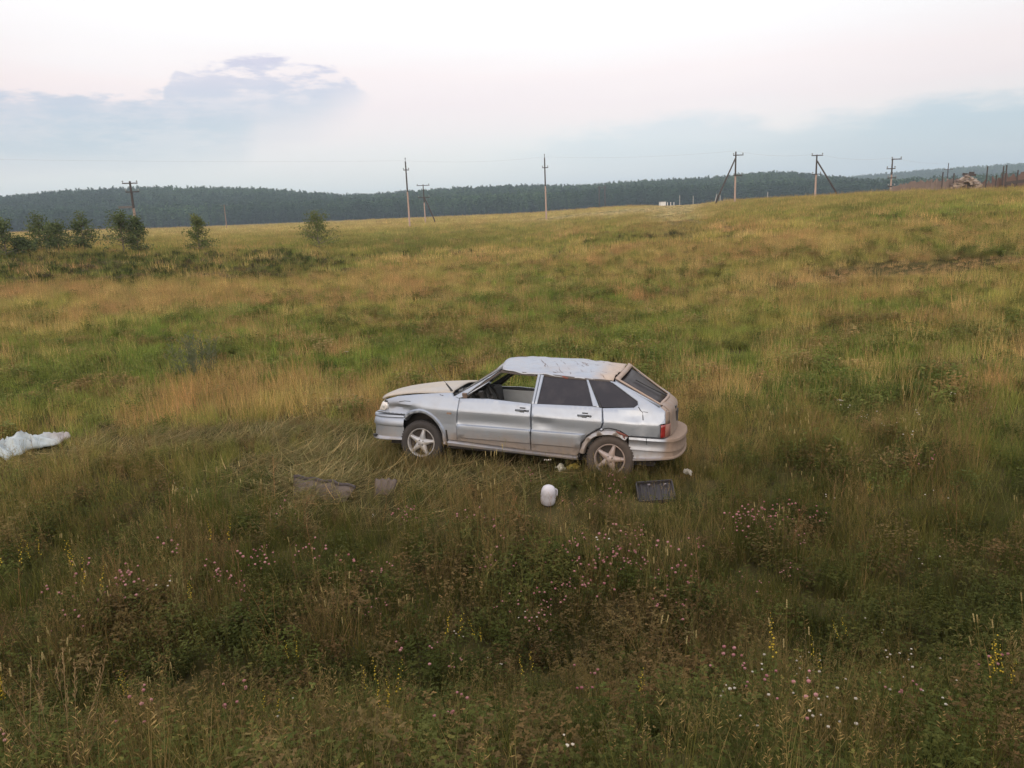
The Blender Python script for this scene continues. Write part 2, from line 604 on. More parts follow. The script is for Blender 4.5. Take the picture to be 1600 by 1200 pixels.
class Plant:
    def __init__(self):
        self.V, self.F, self.var, self.mi = [], [], [], []

    def quad_strip(self, P, W, n, var, mi=0):
        """P: points, W: half widths, n: side vector"""
        o = len(self.V)
        k = len(P)
        for i in range(k):
            if W[i] < 1e-5:
                self.V.append(tuple(P[i])); self.var.append(var)
            else:
                self.V.append(tuple(P[i] - n * W[i])); self.V.append(tuple(P[i] + n * W[i]))
                self.var += [var, var]
        for i in range(k - 1):
            a = o + 2 * i
            if W[i + 1] < 1e-5:
                self.F.append((a, a + 1, a + 2))
            else:
                self.F.append((a, a + 1, a + 3, a + 2))
            self.mi.append(mi)

    def blade(self, base, h, lean, wid, az, droop=0.3, var=0.5, mi=0, seg=3):
        d = np.array([math.cos(az), math.sin(az), 0])
        side = np.array([-math.sin(az + random.uniform(-.6, .6)), math.cos(az), 0])
        P, W = [], []
        for i in range(seg + 1):
            s = i / seg
            out = lean * h * (s + droop * s * s)
            P.append(np.array(base) + d * out + np.array([0, 0, h * s * (1 - 0.35 * droop * s * lean)]))
            W.append(wid * (1 - s ** 1.6) if i < seg else 0)
        self.quad_strip(P, W, side, var, mi)
        return P[-1]

    def leaf(self, c, n, up, ln, wd, var, mi=0):
        """rhombic leaf from c along up, facing n"""
        c = np.array(c); up = np.array(up, float); n = np.array(n, float)
        s = np.cross(up, n); s /= (np.linalg.norm(s) + 1e-9)
        o = len(self.V)
        for q in (c, c + up * ln * .5 - s * wd * .5 + n * ln * .06, c + up * ln, c + up * ln * .5 + s * wd * .5 + n * ln * .06):
            self.V.append(tuple(q)); self.var.append(var)
        self.F.append((o, o + 1, o + 2, o + 3)); self.mi.append(mi)

    def ball(self, c, r, var, mi, squash=1.0, n=5):
        o = len(self.V)
        c = np.array(c)
        self.V.append(tuple(c + [0, 0, r * squash])); self.var.append(var)
        for k, (zz, rr) in enumerate(((.35, .95), (-.45, .85))):
            for j in range(n):
                t = 2 * math.pi * (j + .5 * k) / n
                self.V.append(tuple(c + [rr * r * math.cos(t), rr * r * math.sin(t), zz * r * squash])); self.var.append(var + random.uniform(-.3, .3))
        self.V.append(tuple(c - [0, 0, r * squash])); self.var.append(var - .2)
        for j in range(n):
            k = (j + 1) % n
            self.F += [(o, o + 1 + j, o + 1 + k), (o + 1 + j, o + 1 + n + j, o + 1 + k), (o + 1 + k, o + 1 + n + j, o + 1 + n + k), (o + 1 + 2 * n, o + 1 + n + k, o + 1 + n + j)]
            self.mi += [mi] * 4

    def stem(self, a, b, r, var=0.5, mi=0):
        a = np.array(a, float); b = np.array(b, float)
        for k in range(2):
            t = random.uniform(0, math.pi) + k * math.pi / 2
            n = np.array([math.cos(t), math.sin(t), 0])
            self.quad_strip([a, b], [r, r * .7], n, var, mi)

    def mesh(self, name, mats):
        me = bpy.data.meshes.new(name)
        me.from_pydata(self.V, [], self.F)
        at_ = me.attributes.new('var', 'FLOAT', 'POINT')
        at_.data.foreach_set('value', np.clip(np.array(self.var, 'f'), 0, 1))
        for m in mats: me.materials.append(m)
        me.polygons.foreach_set('material_index', self.mi)
        me.update()
        return me

    def proto(self, col, name, mats):
        o = bpy.data.objects.new(name, self.mesh(name, mats))
        PROTO[col].objects.link(o)
        return o


U = random.uniform


def disc(r):
    a, q = U(0, 2 * math.pi), r * math.sqrt(random.random())
    return (q * math.cos(a), q * math.sin(a), 0)


def grass_tuft(n, rad, h, wid, lean=0.35, heads=0, headmat=1, fine=1.0, seg=3, droop=.5):
    p = Plant()
    for i in range(n):
        p.blade(disc(rad), h * U(.45, 1.0), U(.05, lean), wid * U(.6, 1.3), U(0, 6.283), droop * U(.4, 1.6), random.random(), 0, seg)
    for i in range(heads):
        b = disc(rad * .8)
        hh = h * U(.95, 1.35)
        a = U(0, 6.283); l = U(.05, .28)
        top = np.array([b[0] + math.cos(a) * l * hh, b[1] + math.sin(a) * l * hh, hh])
        v = random.random()
        p.stem(b, top, wid * .45, .6 + .3 * v, 0)
        # panicle: a loose spray of short strips
        ax = (top - np.array(b)); ax /= np.linalg.norm(ax)
        for k in range(6):
            s = k / 6
            c = top - ax * hh * .20 * (1 - s)
            t = U(0, 6.283)
            q = np.array([math.cos(t), math.sin(t), .9]); q /= np.linalg.norm(q)
            p.leaf(c, np.array([math.sin(t), -math.cos(t), 0.2]), q, hh * .055 * (1.2 - s), wid * 2.0 * fine, v, headmat)
    return p


for nm in ('near_grass', 'mid_grass', 'far_grass', 'near_dry', 'mid_dry', 'far_dry', 'flat', 'weeds', 'mid_weeds', 'pink', 'white', 'yellow', 'umbel', 'seed', 'shrub', 'stalk'):
    proto_col(nm)
for i in range(4):
    grass_tuft(60, .16, .36, .0018, .5, 3 if i % 2 else 0).proto('near_grass', 'grass_tuft', [M_BLADE, M_SEED])
    grass_tuft(74, .30, .40, .0034, .5, 4 if i % 2 else 1).proto('mid_grass', 'grass_tuft', [M_BLADE, M_SEED])
    grass_tuft(84, .80, .42, .0105, .45, 3).proto('far_grass', 'grass_tuft', [M_BLADE, M_SEED])
    grass_tuft(46, .16, .40, .0015, .55, 10).proto('near_dry', 'dry_tuft', [M_BLADE, M_SEED])
    grass_tuft(60, .30, .42, .0028, .5, 13).proto('mid_dry', 'dry_tuft', [M_BLADE, M_SEED])
    grass_tuft(76, .80, .42, .0095, .45, 12).proto('far_dry', 'dry_tuft', [M_BLADE, M_SEED])
    # pressed-down grass: long blades lying over
    p = Plant()
    for k in range(40):
        a = U(-.7, .7) if random.random() < .7 else U(0, 6.28)
        p.blade(tuple(np.array(disc(.30)) + [0, 0, U(0, .06)]), U(.03, .08), U(4.0, 9.0), .0034 * U(.6, 1.3), a, -.25, random.random(), 0, 3)
    p.proto('flat', 'pressed_tuft', [M_BLADE])
    # leafy weed: stems with three-part leaves
    for (cn, rad, ns, hh, lf) in (('weeds', .17, 15, .28, .021), ('mid_weeds', .30, 18, .34, .042)):
        p = Plant()
        for k in range(ns):
            b = np.array(disc(rad)); a = U(0, 6.28); l = U(.1, .6); h = hh * U(.45, 1.0)
            tip = b + np.array([math.cos(a) * l * h, math.sin(a) * l * h, h])
            v = U(0, .8)
            p.stem(b, tip, .0014 * (lf / .021), .45)
            for q in range(11):
                s = U(.25, 1.0)
                c = b + (tip - b) * s
                ph = U(0, 6.28)
                pet = c + np.array([math.cos(ph), math.sin(ph), U(.0, .5)]) * lf * 1.1
                vv = min(1, max(0, v + U(-.25, .25)))
                for w in (-1.1, 0, 1.1):
                    d = np.array([math.cos(ph + w), math.sin(ph + w), U(-.3, .35)]); d /= np.linalg.norm(d)
                    n = np.array([U(-.4, .4), U(-.4, .4), 1.0]); n /= np.linalg.norm(n)
                    p.leaf(pet, n, d, lf * U(.7, 1.2), lf * .62, vv)
        p.proto(cn, 'weed', [M_LEAF])
    # clover in flower, white clover/daisies, yellow spikes, umbels, seed stalks
    p = Plant()
    for k in range(7):
        b = np.array(disc(.14)); tip = b + np.array([U(-.06, .06), U(-.06, .06), U(.27, .42)])
        p.stem(b, tip, .0016, .4)
        p.ball(tip, U(.006, .0115), U(0, 1), 1, .9)
    p.proto('pink', 'clover_blossom', [M_LEAF, M_PINK])
    p = Plant()
    for k in range(3):
        b = np.array(disc(.14)); tip = b + np.array([U(-.05, .05), U(-.05, .05), U(.26, .40)])
        p.stem(b, tip, .0015, .5)
        p.ball(tip, U(.005, .009), U(0, 1), 1, .75)
    p.proto('white', 'white_blossom', [M_LEAF, M_WHITE])
    p = Plant()
    for k in range(2):
        b = np.array(disc(.06)); h = U(.42, .62)
        tip = b + np.array([U(-.06, .06), U(-.06, .06), h])
        p.stem(b, tip, .002, .6)
        for q in range(13):
            s = .66 + .34 * q / 12
            c = b + (tip - b) * s
            a = U(0, 6.28)
            p.ball(c + np.array([math.cos(a), math.sin(a), U(-.5, .5)]) * U(.002, .014), .0050 * U(.6, 1.2) * (1.25 - .6 * (q / 12)), random.random(), 1, 1, 4)
        for q in range(8):
            c = b + (tip - b) * U(.1, .65); a = U(0, 6.28)
            p.leaf(c, (0, 0, 1), (math.cos(a), math.sin(a), .5), .05, .014, .5)
    p.proto('yellow', 'yellow_spike', [M_LEAF, M_YELLOW])
    p = Plant()
    b = np.zeros(3); tip = np.array([U(-.05, .05), U(-.05, .05), U(.5, .62)])
    p.stem(b, tip, .003, .5)
    for k in range(12):
        q = disc(.055)
        c = tip + np.array([q[0], q[1], .02 + U(-.006, .006)])
        p.stem(tip - np.array([0, 0, .04]), c, .001, .5)
        p.ball(c, .009, U(.2, 1), 1, .5, 4)
    for k in range(7):
        a = U(0, 6.28); c = tip * U(.1, .7)
        p.leaf(c, (0, 0, 1), (math.cos(a), math.sin(a), .4), .10, .03, .4)
    p.proto('umbel', 'umbel', [M_LEAF, M_WHITE])
    p = Plant()
    for k in range(4):
        b = np.array(disc(.2)); h = U(.40, .66)
        tip = b + np.array([U(-.08, .08), U(-.08, .08), h])
        p.stem(b, tip, .0022, .8)
        ax = (tip - b) / np.linalg.norm(tip - b)
        for q in range(4):
            c = tip - ax * (.034 * q / 3)
            p.ball(c, .0042, U(0, 1), 1, 2.2, 4)
    p.proto('seed', 'seed_stalk', [M_BLADE, M_SEEDPALE])
    # tall thin stalks with short side twigs
    p = Plant()
    for k in range(3):
        b = np.array(disc(.12)); h = U(.42, .72); a = U(0, 6.28); l = U(.03, .22)
        tip = b + np.array([math.cos(a) * l, math.sin(a) * l, h]); v = U(.3, 1)
        p.stem(b, tip, .0016, v)
        for q in range(9):
            c = b + (tip - b) * U(.35, 1); a2 = U(0, 6.28)
            e = c + np.array([math.cos(a2), math.sin(a2), U(.5, 1.4)]) * U(.02, .07)
            p.stem(c, e, .0009, v)
            p.leaf(e, (0, 0, 1), (math.cos(a2), math.sin(a2), .6), U(.008, .016), .006, v)
    p.proto('stalk', 'stalk', [M_BLADE])
    # low bushy growth on the bank
    p = Plant()
    for k in range(26):
        a = U(0, 6.28); rr = U(.1, .75); h = U(.35, 1.05) * (1 - .5 * rr)
        tip = np.array([math.cos(a) * rr, math.sin(a) * rr, h])
        p.stem((tip[0] * .25, tip[1] * .25, 0), tip, .008, .3)
        v = U(0, .9)
        for q in range(14):
            c = tip * U(.45, 1.05) + np.array([U(-.13, .13), U(-.13, .13), U(-.1, .12)])
            d = np.array([U(-1, 1), U(-1, 1), U(-.2, 1)]); d /= np.linalg.norm(d)
            n = np.array([U(-1, 1), U(-1, 1), U(.2, 1)]); n /= np.linalg.norm(n)
            p.leaf(c, n, d, U(.08, .15), .06, min(1, max(0, v + U(-.2, .2))))
    p.proto('shrub', 'low_bush', [M_LEAF])


def scatter(name, col, pts, rot, scl, tint, kind='stuff'):
    """one object: a cloud of points that carries one plant on each"""
    N = len(pts)
    me = bpy.data.meshes.new(name)
    me.vertices.add(N)
    me.vertices.foreach_set('co', np.asarray(pts, 'f').ravel())
    np_ = len(PROTO[col].objects)
    a = me.attributes.new('rot', 'FLOAT_VECTOR', 'POINT'); a.data.foreach_set('vector', np.asarray(rot, 'f').ravel())
    a = me.attributes.new('scl', 'FLOAT', 'POINT'); a.data.foreach_set('value', np.asarray(scl, 'f'))
    a = me.attributes.new('idx', 'INT', 'POINT'); a.data.foreach_set('value', rng.integers(0, np_, N).astype('i'))
    a = me.attributes.new('tint', 'FLOAT_COLOR', 'POINT')
    a.data.foreach_set('color', np.concatenate([np.asarray(tint, 'f'), np.ones((N, 1), 'f')], 1).ravel())
    o = link(name, me)
    tag(o, kind=kind)
    ng = bpy.data.node_groups.new(name, 'GeometryNodeTree')
    ng.interface.new_socket('Geometry', in_out='INPUT', socket_type='NodeSocketGeometry')
    ng.interface.new_socket('Geometry', in_out='OUTPUT', socket_type='NodeSocketGeometry')
    gi = ng.nodes.new('NodeGroupInput'); go = ng.nodes.new('NodeGroupOutput')
    ci = ng.nodes.new('GeometryNodeCollectionInfo')
    ci.inputs['Collection'].default_value = PROTO[col]
    ci.inputs['Separate Children'].default_value = True
    ci.inputs['Reset Children'].default_value = True
    iop = ng.nodes.new('GeometryNodeInstanceOnPoints')

    def na(nm, ty):
        n = ng.nodes.new('GeometryNodeInputNamedAttribute'); n.data_type = ty; n.inputs['Name'].default_value = nm
        return n.outputs['Attribute']
    e2r = ng.nodes.new('FunctionNodeEulerToRotation')
    ng.links.new(na('rot', 'FLOAT_VECTOR'), e2r.inputs[0])
    ng.links.new(gi.outputs[0], iop.inputs['Points'])
    ng.links.new(ci.outputs[0], iop.inputs['Instance'])
    iop.inputs['Pick Instance'].default_value = True
    ng.links.new(na('idx', 'INT'), iop.inputs['Instance Index'])
    ng.links.new(e2r.outputs[0], iop.inputs['Rotation'])
    ng.links.new(na('scl', 'FLOAT'), iop.inputs['Scale'])
    ng.links.new(iop.outputs[0], go.inputs[0])
    md = o.modifiers.new('planting', 'NODES')
    md.node_group = ng
    return o


# ------------------------------------------------------------------ planting plan
@functools.lru_cache(None)
def polar(px, py):
    g = ground(px, py)
    if g is None:
        a, e = azel(px, py)
        return a, math.log(150.0)
    return math.degrees(math.atan2(g.x, g.y)), math.log(math.hypot(g.x, g.y))


def patch_field(az, ld, blobs):
    f = np.zeros_like(az)
    for (px, py, rx, ry, s) in blobs:
        a0, l0 = polar(px, py)
        a1, _ = polar(px + rx, py)
        _, l1 = polar(px, py - ry)
        _, l2 = polar(px, py + ry)
        ra = max(.3, abs(a1 - a0)); rl = max(.02, abs(l1 - l2) / 2)
        q = ((az - a0) / ra) ** 2 + ((ld - l0) / rl) ** 2
        f = np.maximum(f, s * np.exp(-q * .9))
    return f


DRY = [(230, 462, 280, 22, 1), (120, 512, 150, 20, .8), (430, 618, 190, 32, .9), (560, 630, 70, 40, .8), (300, 655, 230, 20, .6),
       (1450, 430, 190, 18, 1), (1250, 372, 170, 20, .7), (1180, 465, 90, 28, .8), (640, 440, 110, 25, .8), (1100, 690, 60, 50, .9),
       (1060, 790, 70, 40, 1), (1500, 600, 130, 40, .7), (860, 930, 120, 45, .5), (1200, 1030, 70, 40, .9), (620, 750, 60, 40, .4),
       (700, 395, 130, 12, .5), (1480, 780, 90, 60, .4), (1400, 480, 150, 20, .5), (1000, 400, 200, 20, .5), (1150, 600, 60, 40, .5),
       (150, 740, 130, 40, .6), (780, 790, 50, 40, .6), (1330, 850, 120, 50, .55), (640, 820, 60, 30, .5)]
GREEN = [(300, 520, 140, 26, 1), (230, 552, 230, 26, .9), (830, 480, 80, 25, 1), (780, 428, 60, 12, 1), (1300, 590, 170, 40, .9), (650, 550, 130, 30, .9),
         (480, 580, 110, 22, .8), (1000, 530, 160, 40, .7), (560, 705, 80, 25, .7), (850, 590, 80, 40, .8), (100, 590, 150, 30, .6),
         (640, 370, 160, 15, .6), (1350, 500, 180, 25, .5), (1570, 750, 80, 90, .9), (520, 820, 90, 40, .6), (320, 800, 100, 50, .5), (1480, 330, 100, 10, .4)]
DARK = [(200, 415, 260, 22, 1), (420, 405, 120, 14, .9), (640, 385, 150, 14, .8), (1390, 630, 130, 50, .6), (1350, 327, 55, 8, .9), (1080, 700, 40, 25, .5),
        (560, 700, 70, 20, .5), (1300, 740, 160, 40, .5), (700, 520, 90, 20, .4), (1560, 1000, 120, 120, .5), (900, 1060, 160, 60, .6), (1480, 345, 110, 8, .5),
        (1020, 365, 90, 10, .6), (1540, 400, 70, 8, .7)]
TRACK = [(1450, 428, 170, 11, 1), (1560, 409, 70, 7, 1), (1330, 432, 60, 6, .8), (890, 339, 60, 3, .8), (980, 330, 60, 3, .9), (1060, 322, 45, 3, 1), (1110, 318, 30, 3, .8)]
FLAT = [(270, 705, 220, 26, 1), (480, 745, 140, 36, 1), (620, 735, 80, 40, .7), (760, 735, 150, 25, .6), (130, 690, 80, 20, .6)]

G_NEAR = np.array([.088, .090, .026]); G_GREEN = np.array([.102, .130, .034]); G_DARK = np.array([.050, .060, .020])
G_OLIVE = np.array([.160, .150, .050]); G_DRY = np.array([.255, .198, .092]); G_RUST = np.array([.222, .148, .076])


def band(d0, d1, dens, a=45.0):
    area = R_(2 * a) * (d1 * d1 - d0 * d0) / 2
    n = int(area * dens)
    d = np.sqrt(rng.uniform(d0 * d0, d1 * d1, n))
    az = rng.uniform(-a, a, n)
    return d, az


CARMI = np.linalg.inv(CAR_M)


def car_local(x, y):
    p = np.stack([x - CAR_T[0], y - CAR_T[1], np.zeros_like(x)], -1) @ CARMI.T
    return p[:, 0], p[:, 1]


CLEAR = []     # (x, y, radius): small litter that grass must not bury


def plant_meadow():
    acc = {}

    def put(key, P, rot, scl, tint):
        acc.setdefault(key, []).append((P, rot, scl, tint))
    for bi, (d0, d1, dens) in enumerate([(1.6, 7, 50), (7, 13, 36), (13, 26, 17), (26, 46, 9), (46, 85, 2.6), (85, 160, 1.1), (160, 330, .28)]):
        d, az = band(d0, d1, dens)
        x, y = d * np.sin(np.radians(az)), d * np.cos(np.radians(az))
        keep = y > 1.2
        d, az, x, y = d[keep], az[keep], x[keep], y[keep]
        n = len(d)
        ld = np.log(d)
        wob = (fbm(x * .35 + 3, y * .35, 3) - .5)
        wa, wl = az + wob * 9, ld + (fbm(x * .3 + 40, y * .3, 3) - .5) * .28
        fd = patch_field(wa, wl, DRY); fg = patch_field(wa, wl, GREEN); fk = patch_field(az + wob * 5, ld + (wl - ld) * .45, DARK); ff = patch_field(wa, wl, FLAT)
        n1 = fbm(x * .22, y * .22 + 7, 4); n2 = fbm(x * .9 + 31, y * .9, 3); n3 = fbm(x * 2.7 + 3, y * 2.7 + 60, 2)
        pdry = np.clip(.20 + 1.5 * (n1 - .5) + 1.9 * (n2 - .5) + .58 * fd - .45 * fg - .35 * fk - .02 * sstep(-d, -9, -4), .04, .97)
        pweed = np.clip(.24 + .20 * sstep(-d, -11, -5) + .35 * fk + .8 * (n3 - .5) - .45 * fd, .03, .85)
        u = rng.random(n); u2 = rng.random(n)
        isweed = u2 < pweed
        isdry = (~isweed) & (u < pdry)
        isflat = rng.random(n) < np.clip(ff * 1.35 - .12, 0, .95)
        cx, cy = car_local(x, y)
        under = (np.abs(cx) < 1.75) & (np.abs(cy) < .70)
        wheelspot = (np.abs(np.abs(cx) - 1.23) < .28) & (np.abs(np.abs(cy) - .72) < .10)
        carn = np.exp(-np.maximum(0, np.hypot(np.maximum(0, np.abs(cx) - 1.9), np.maximum(0, np.abs(cy) - .8)) - .05) ** 2 / .9)
        hs = (.62 + .75 * n2) * (.68 + .62 * rng.random(n)) * (1 - .32 * carn) * (1 - .55 * ff) * (1 - .30 * sstep(-d, -6, -3))
        hs = hs * (1 + .10 * fd) * (1 - .20 * sstep(d, 10, 18))
        for (qx, qy, qr) in CLEAR:
            hs = hs * (1 - .75 * np.exp(-((x - qx) ** 2 + (y - qy) ** 2) / qr ** 2))
        # stems pushed up against the near tyres
        push = np.exp(-((np.abs(cx) - 1.235) / .27) ** 2 - ((cy - .97) / .11) ** 2)
        hs = np.maximum(hs, .66 * push)
        isflat = isflat & (push < .3)
        ok = ~(under | wheelspot)
        # colour
        gg = G_OLIVE[None] * (1 - sstep(n1 + .6 * fg, .48, .75))[:, None] + G_GREEN[None] * sstep(n1 + .6 * fg, .48, .75)[:, None]
        near = sstep(-d, -12, -5)[:, None]
        gg = gg * (1 - near) + G_NEAR[None] * near * (.8 + .4 * n2)[:, None]
        gg = gg * (1 - .88 * fk[:, None]) + G_DARK[None] * .88 * fk[:, None]
        farc = sstep(d, 45, 110)[:, None]
        gg = gg * (1 - farc) + np.array([.175, .165, .062]) * farc
        dr = sstep(fbm(x * .5 + 80, y * .5, 3), .42, .62)[:, None]
        dd = G_DRY[None] * (1 - dr) + G_RUST[None] * dr
        dd = dd * (1 - .45 * near) + G_NEAR[None] * .45 * near
        dd = dd * (1 - .6 * farc) + np.array([.235, .20, .09]) * .6 * farc
        ww = np.where(rng.random((n, 1)) < np.clip(.28 + 2.2 * (fbm(x * 1.1 + 11, y * 1.1 + 5, 3) - .5), .03, .9)[:, None], np.array([[.110, .080, .036]]), np.array([[.064, .072, .022]])) * (.75 + .6 * n2)[:, None]
        ww = ww * (1 - farc) + gg * farc
        # hay field beyond the bank: cut pale strips
        hay = (sstep(d, 95, 150) * sstep(-az, -14, -4))[:, None] * (.55 + .45 * (np.sin(d * .11 + az * .05) > -.2))[:, None]
        gg = gg * (1 - hay) + np.array([.285, .235, .115]) * hay; dd = dd * (1 - hay) + np.array([.31, .245, .125]) * hay
        ww = ww * (1 - hay) + np.array([.22, .20, .08]) * hay
        ftr = patch_field(az + wob * 3, wl, TRACK)
        tk = np.clip(ftr * 1.5, 0, .95)[:, None]
        tc = np.where((d > 70)[:, None], [[.34, .28, .18]], [[.215, .140, .085]])
        gg = gg * (1 - tk) + tc * tk; dd = dd * (1 - tk) + tc * tk; ww = ww * (1 - tk) + tc * .7 * tk
        hs = hs * (1 - .75 * tk[:, 0])
        # mid-distance tints brightened: light lost to blade self-shadow is put into the colour
        lift = 1 + .78 * sstep(d, 8.5, 15) - .38 * sstep(d, 50, 90)
        gg = gg * lift[:, None]; dd = dd * lift[:, None]; ww = ww * (lift ** 1.3)[:, None]
        jit = rng.uniform(.66, 1.38, (n, 1)) * rng.uniform(.94, 1.06, (n, 3))
        z = terrain(x, y)
        P = np.stack([x, y, z - .01], -1)
        rot = np.stack([rng.normal(0, .10, n), rng.normal(0, .10, n), rng.uniform(0, 6.283, n)], -1)
        lod = 'near' if d1 <= 13 else ('mid' if d1 <= 46 else 'far')
        fs = {0: .95, 1: 1.0, 2: 1.0, 3: 1.1, 4: 1.0, 5: 1.15, 6: 1.9}[bi]
        mflat = isflat & ok & (d < 46)
        g = ok & ~mflat
        m = g & ~isweed & ~isdry; put(lod + '_grass', P[m], rot[m], hs[m] * fs, (gg * jit)[m])
        m = g & isdry; put(lod + '_dry', P[m], rot[m], hs[m] * fs, (dd * jit)[m])
        m = g & isweed
        if lod == 'far': put('far_grass', P[m], rot[m], hs[m] * fs, (ww * jit)[m])
        else: put('weeds' if lod == 'near' else 'mid_weeds', P[m], rot[m], hs[m] * fs * 1.05, (ww * jit)[m])
        m = mflat
        if m.any():
            r2 = rot[m].copy(); r2[:, 2] = rng.normal(.2, .9, m.sum())
            put('flat', P[m], r2, np.full(m.sum(), 1.0) * rng.uniform(.8, 1.3, m.sum()), np.array([.25, .215, .105]) * jit[m] * (.75 + .5 * n2[m])[:, None])
            mm = m & (rng.random(n) < .5); put('weeds', P[mm], rot[mm], .38 + 0 * hs[mm], (gg * jit)[mm])
        # flowers and seed stalks
        if d1 <= 46:
            fp = patch_field(wa, wl, PINK); fy = patch_field(wa, wl, YELLOW); fs_ = patch_field(wa, wl, SEED); fu = patch_field(wa, wl, UMBEL); fw = patch_field(wa, wl, WHITE)
            near1 = sstep(-d, -10, -6)
            r = rng.random(n)
            m = g & (r < (.75 * fp ** 1.3 + .022 * near1 * (n2 > .5)) * (1 if d1 <= 13 else .4)); put('pink', P[m], rot[m], np.clip(hs[m], .7, 1.3), np.tile([.06, .075, .02], (m.sum(), 1)))
            r = rng.random(n)
            m = g & (r < .22 * fw + .005 * near1 + .0015); put('white', P[m], rot[m], np.clip(hs[m], .8, 1.3), np.tile([.06, .08, .02], (m.sum(), 1)))
            r = rng.random(n)
            m = g & (r < .15 * (n2 > .42) * (1 if d1 <= 13 else .5)) & (d > 2.6); put('stalk', P[m], rot[m], np.clip(hs[m], .6, 1.15) * (.50 + .50 * sstep(d[m], 3.5, 6.5)), np.where(rng.random((m.sum(), 1)) < .55, [[.20, .125, .065]], [[.17, .165, .065]]) * jit[m])
            r = rng.random(n)
            m = g & (r < (.09 * fy + .006 * near1)); put('yellow', P[m], rot[m], np.clip(hs[m], .8, 1.2), np.tile([.09, .10, .03], (m.sum(), 1)))
            r = rng.random(n)
            m = g & (r < .055 * fu + .0006) & (d > 7); put('umbel', P[m], rot[m], np.clip(hs[m], .8, 1.25), np.tile([.07, .09, .03], (m.sum(), 1)))
            r = rng.random(n)
            m = g & (r < (.26 * fs_ + .09 * (d > 4) * (n2 > .45)) * (1 if d1 > 13 else .5)); put('seed', P[m], rot[m], np.clip(hs[m], .6, 1.2), np.tile([.16, .13, .05], (m.sum(), 1)))
        m = ok & (d > 34) & (d < 100) & (d < 56) & (rng.random(n) < .8 * np.clip(fk * 1.8 - .4, 0, 1)); put('shrub', P[m], rot[m], (.20 + .34 * n3[m]), np.where(rng.random((m.sum(), 1)) < .3, [[.088, .076, .050]], [[.052, .066, .024]]) * jit[m])
    # grass standing close against the car
    L = [(s_ * 1.235 + rng.normal(0, .20), rng.uniform(.86, 1.10), rng.uniform(.52, .84)) for s_ in (1, -1) for _ in range(28)]
    L += [(rng.uniform(-.9, .85), rng.uniform(.80, 1.02), rng.uniform(.34, .60)) for _ in range(36)]
    L += [(rng.uniform(-2.3, -1.6), rng.uniform(-.8, 1.0), rng.uniform(.35, .6)) for _ in range(18)] + [(rng.uniform(1.6, 2.2), rng.uniform(-.8, 1.0), rng.uniform(.3, .5)) for _ in range(14)]
    L = np.array(L)
    W = np.stack([L[:, 0], L[:, 1], 0 * L[:, 0]], -1) @ CAR_M.T
    x, y = W[:, 0] + CAR_T[0], W[:, 1] + CAR_T[1]
    P = np.stack([x, y, terrain(x, y) - .01], -1)
    rot = np.stack([rng.normal(0, .12, len(L)), rng.normal(0, .12, len(L)), rng.uniform(0, 6.28, len(L))], -1)
    tn = np.where(rng.random((len(L), 1)) < .5, [[.125, .115, .042]], [[.20, .155, .075]]) * rng.uniform(.7, 1.2, (len(L), 1))
    put('mid_grass', P, rot, L[:, 2], tn)
    names = {'near_grass': 'meadow_grass', 'mid_grass': 'meadow_grass', 'far_grass': 'distant_grass', 'near_dry': 'dry_grass', 'mid_dry': 'dry_grass',
             'far_dry': 'distant_dry_grass', 'flat': 'flattened_grass', 'weeds': 'leafy_weeds', 'mid_weeds': 'leafy_weeds', 'pink': 'clover_blossoms',
             'white': 'white_blossoms', 'yellow': 'yellow_blossoms', 'umbel': 'umbel_blossoms', 'seed': 'seed_stalks', 'shrub': 'undergrowth', 'stalk': 'dry_stalks'}
    for k, L in acc.items():
        P, r, s, t_ = (np.concatenate([q[i] for q in L]) for i in range(4))
        if len(P):
            scatter(names[k], k, P, r, s, t_)
            print('planted', k, len(P))


PINK = [(1180, 862, 85, 24, 1), (460, 885, 80, 26, .7), (680, 806, 50, 14, .7), (830, 850, 60, 20, .5), (1000, 915, 110, 50, .6), (900, 965, 70, 30, .5),
        (240, 930, 70, 25, .5), (1010, 785, 22, 14, .8), (950, 790, 40, 10, .5), (700, 1060, 50, 30, .5), (90, 1050, 40, 25, .4), (600, 900, 80, 30, .35)]
WHITE = [(1250, 1165, 190, 40, .9), (690, 1060, 60, 35, .5), (860, 950, 50, 20, .4), (1420, 690, 120, 30, .25), (640, 800, 200, 40, .15), (950, 875, 20, 12, .6)]
YELLOW = [(280, 900, 60, 25, .7), (60, 925, 60, 25, .8), (160, 930, 40, 25, .8), (285, 1130, 40, 30, 1), (320, 990, 60, 30, .7), (500, 1130, 80, 50, .4), (820, 1140, 30, 30, .7),
          (400, 1050, 60, 30, .5), (90, 1000, 40, 30, .6), (700, 1080, 40, 30, .4), (1220, 640, 80, 20, .3)]
SEED = [(1550, 660, 80, 35, 1), (1450, 560, 140, 40, .7), (1180, 460, 90, 25, .6), (880, 590, 200, 60, .5), (1330, 620, 160, 50, .5), (1480, 760, 110, 50, .6), (620, 500, 200, 40, .3),
        (1200, 780, 200, 60, .4), (520, 780, 200, 40, .3)]
UMBEL = [(1360, 670, 70, 25, 1), (1270, 700, 60, 20, .7), (1100, 590, 60, 25, .8), (1540, 740, 40, 20, .4), (950, 870, 12, 8, .8)]
#PLACE_MEADOW

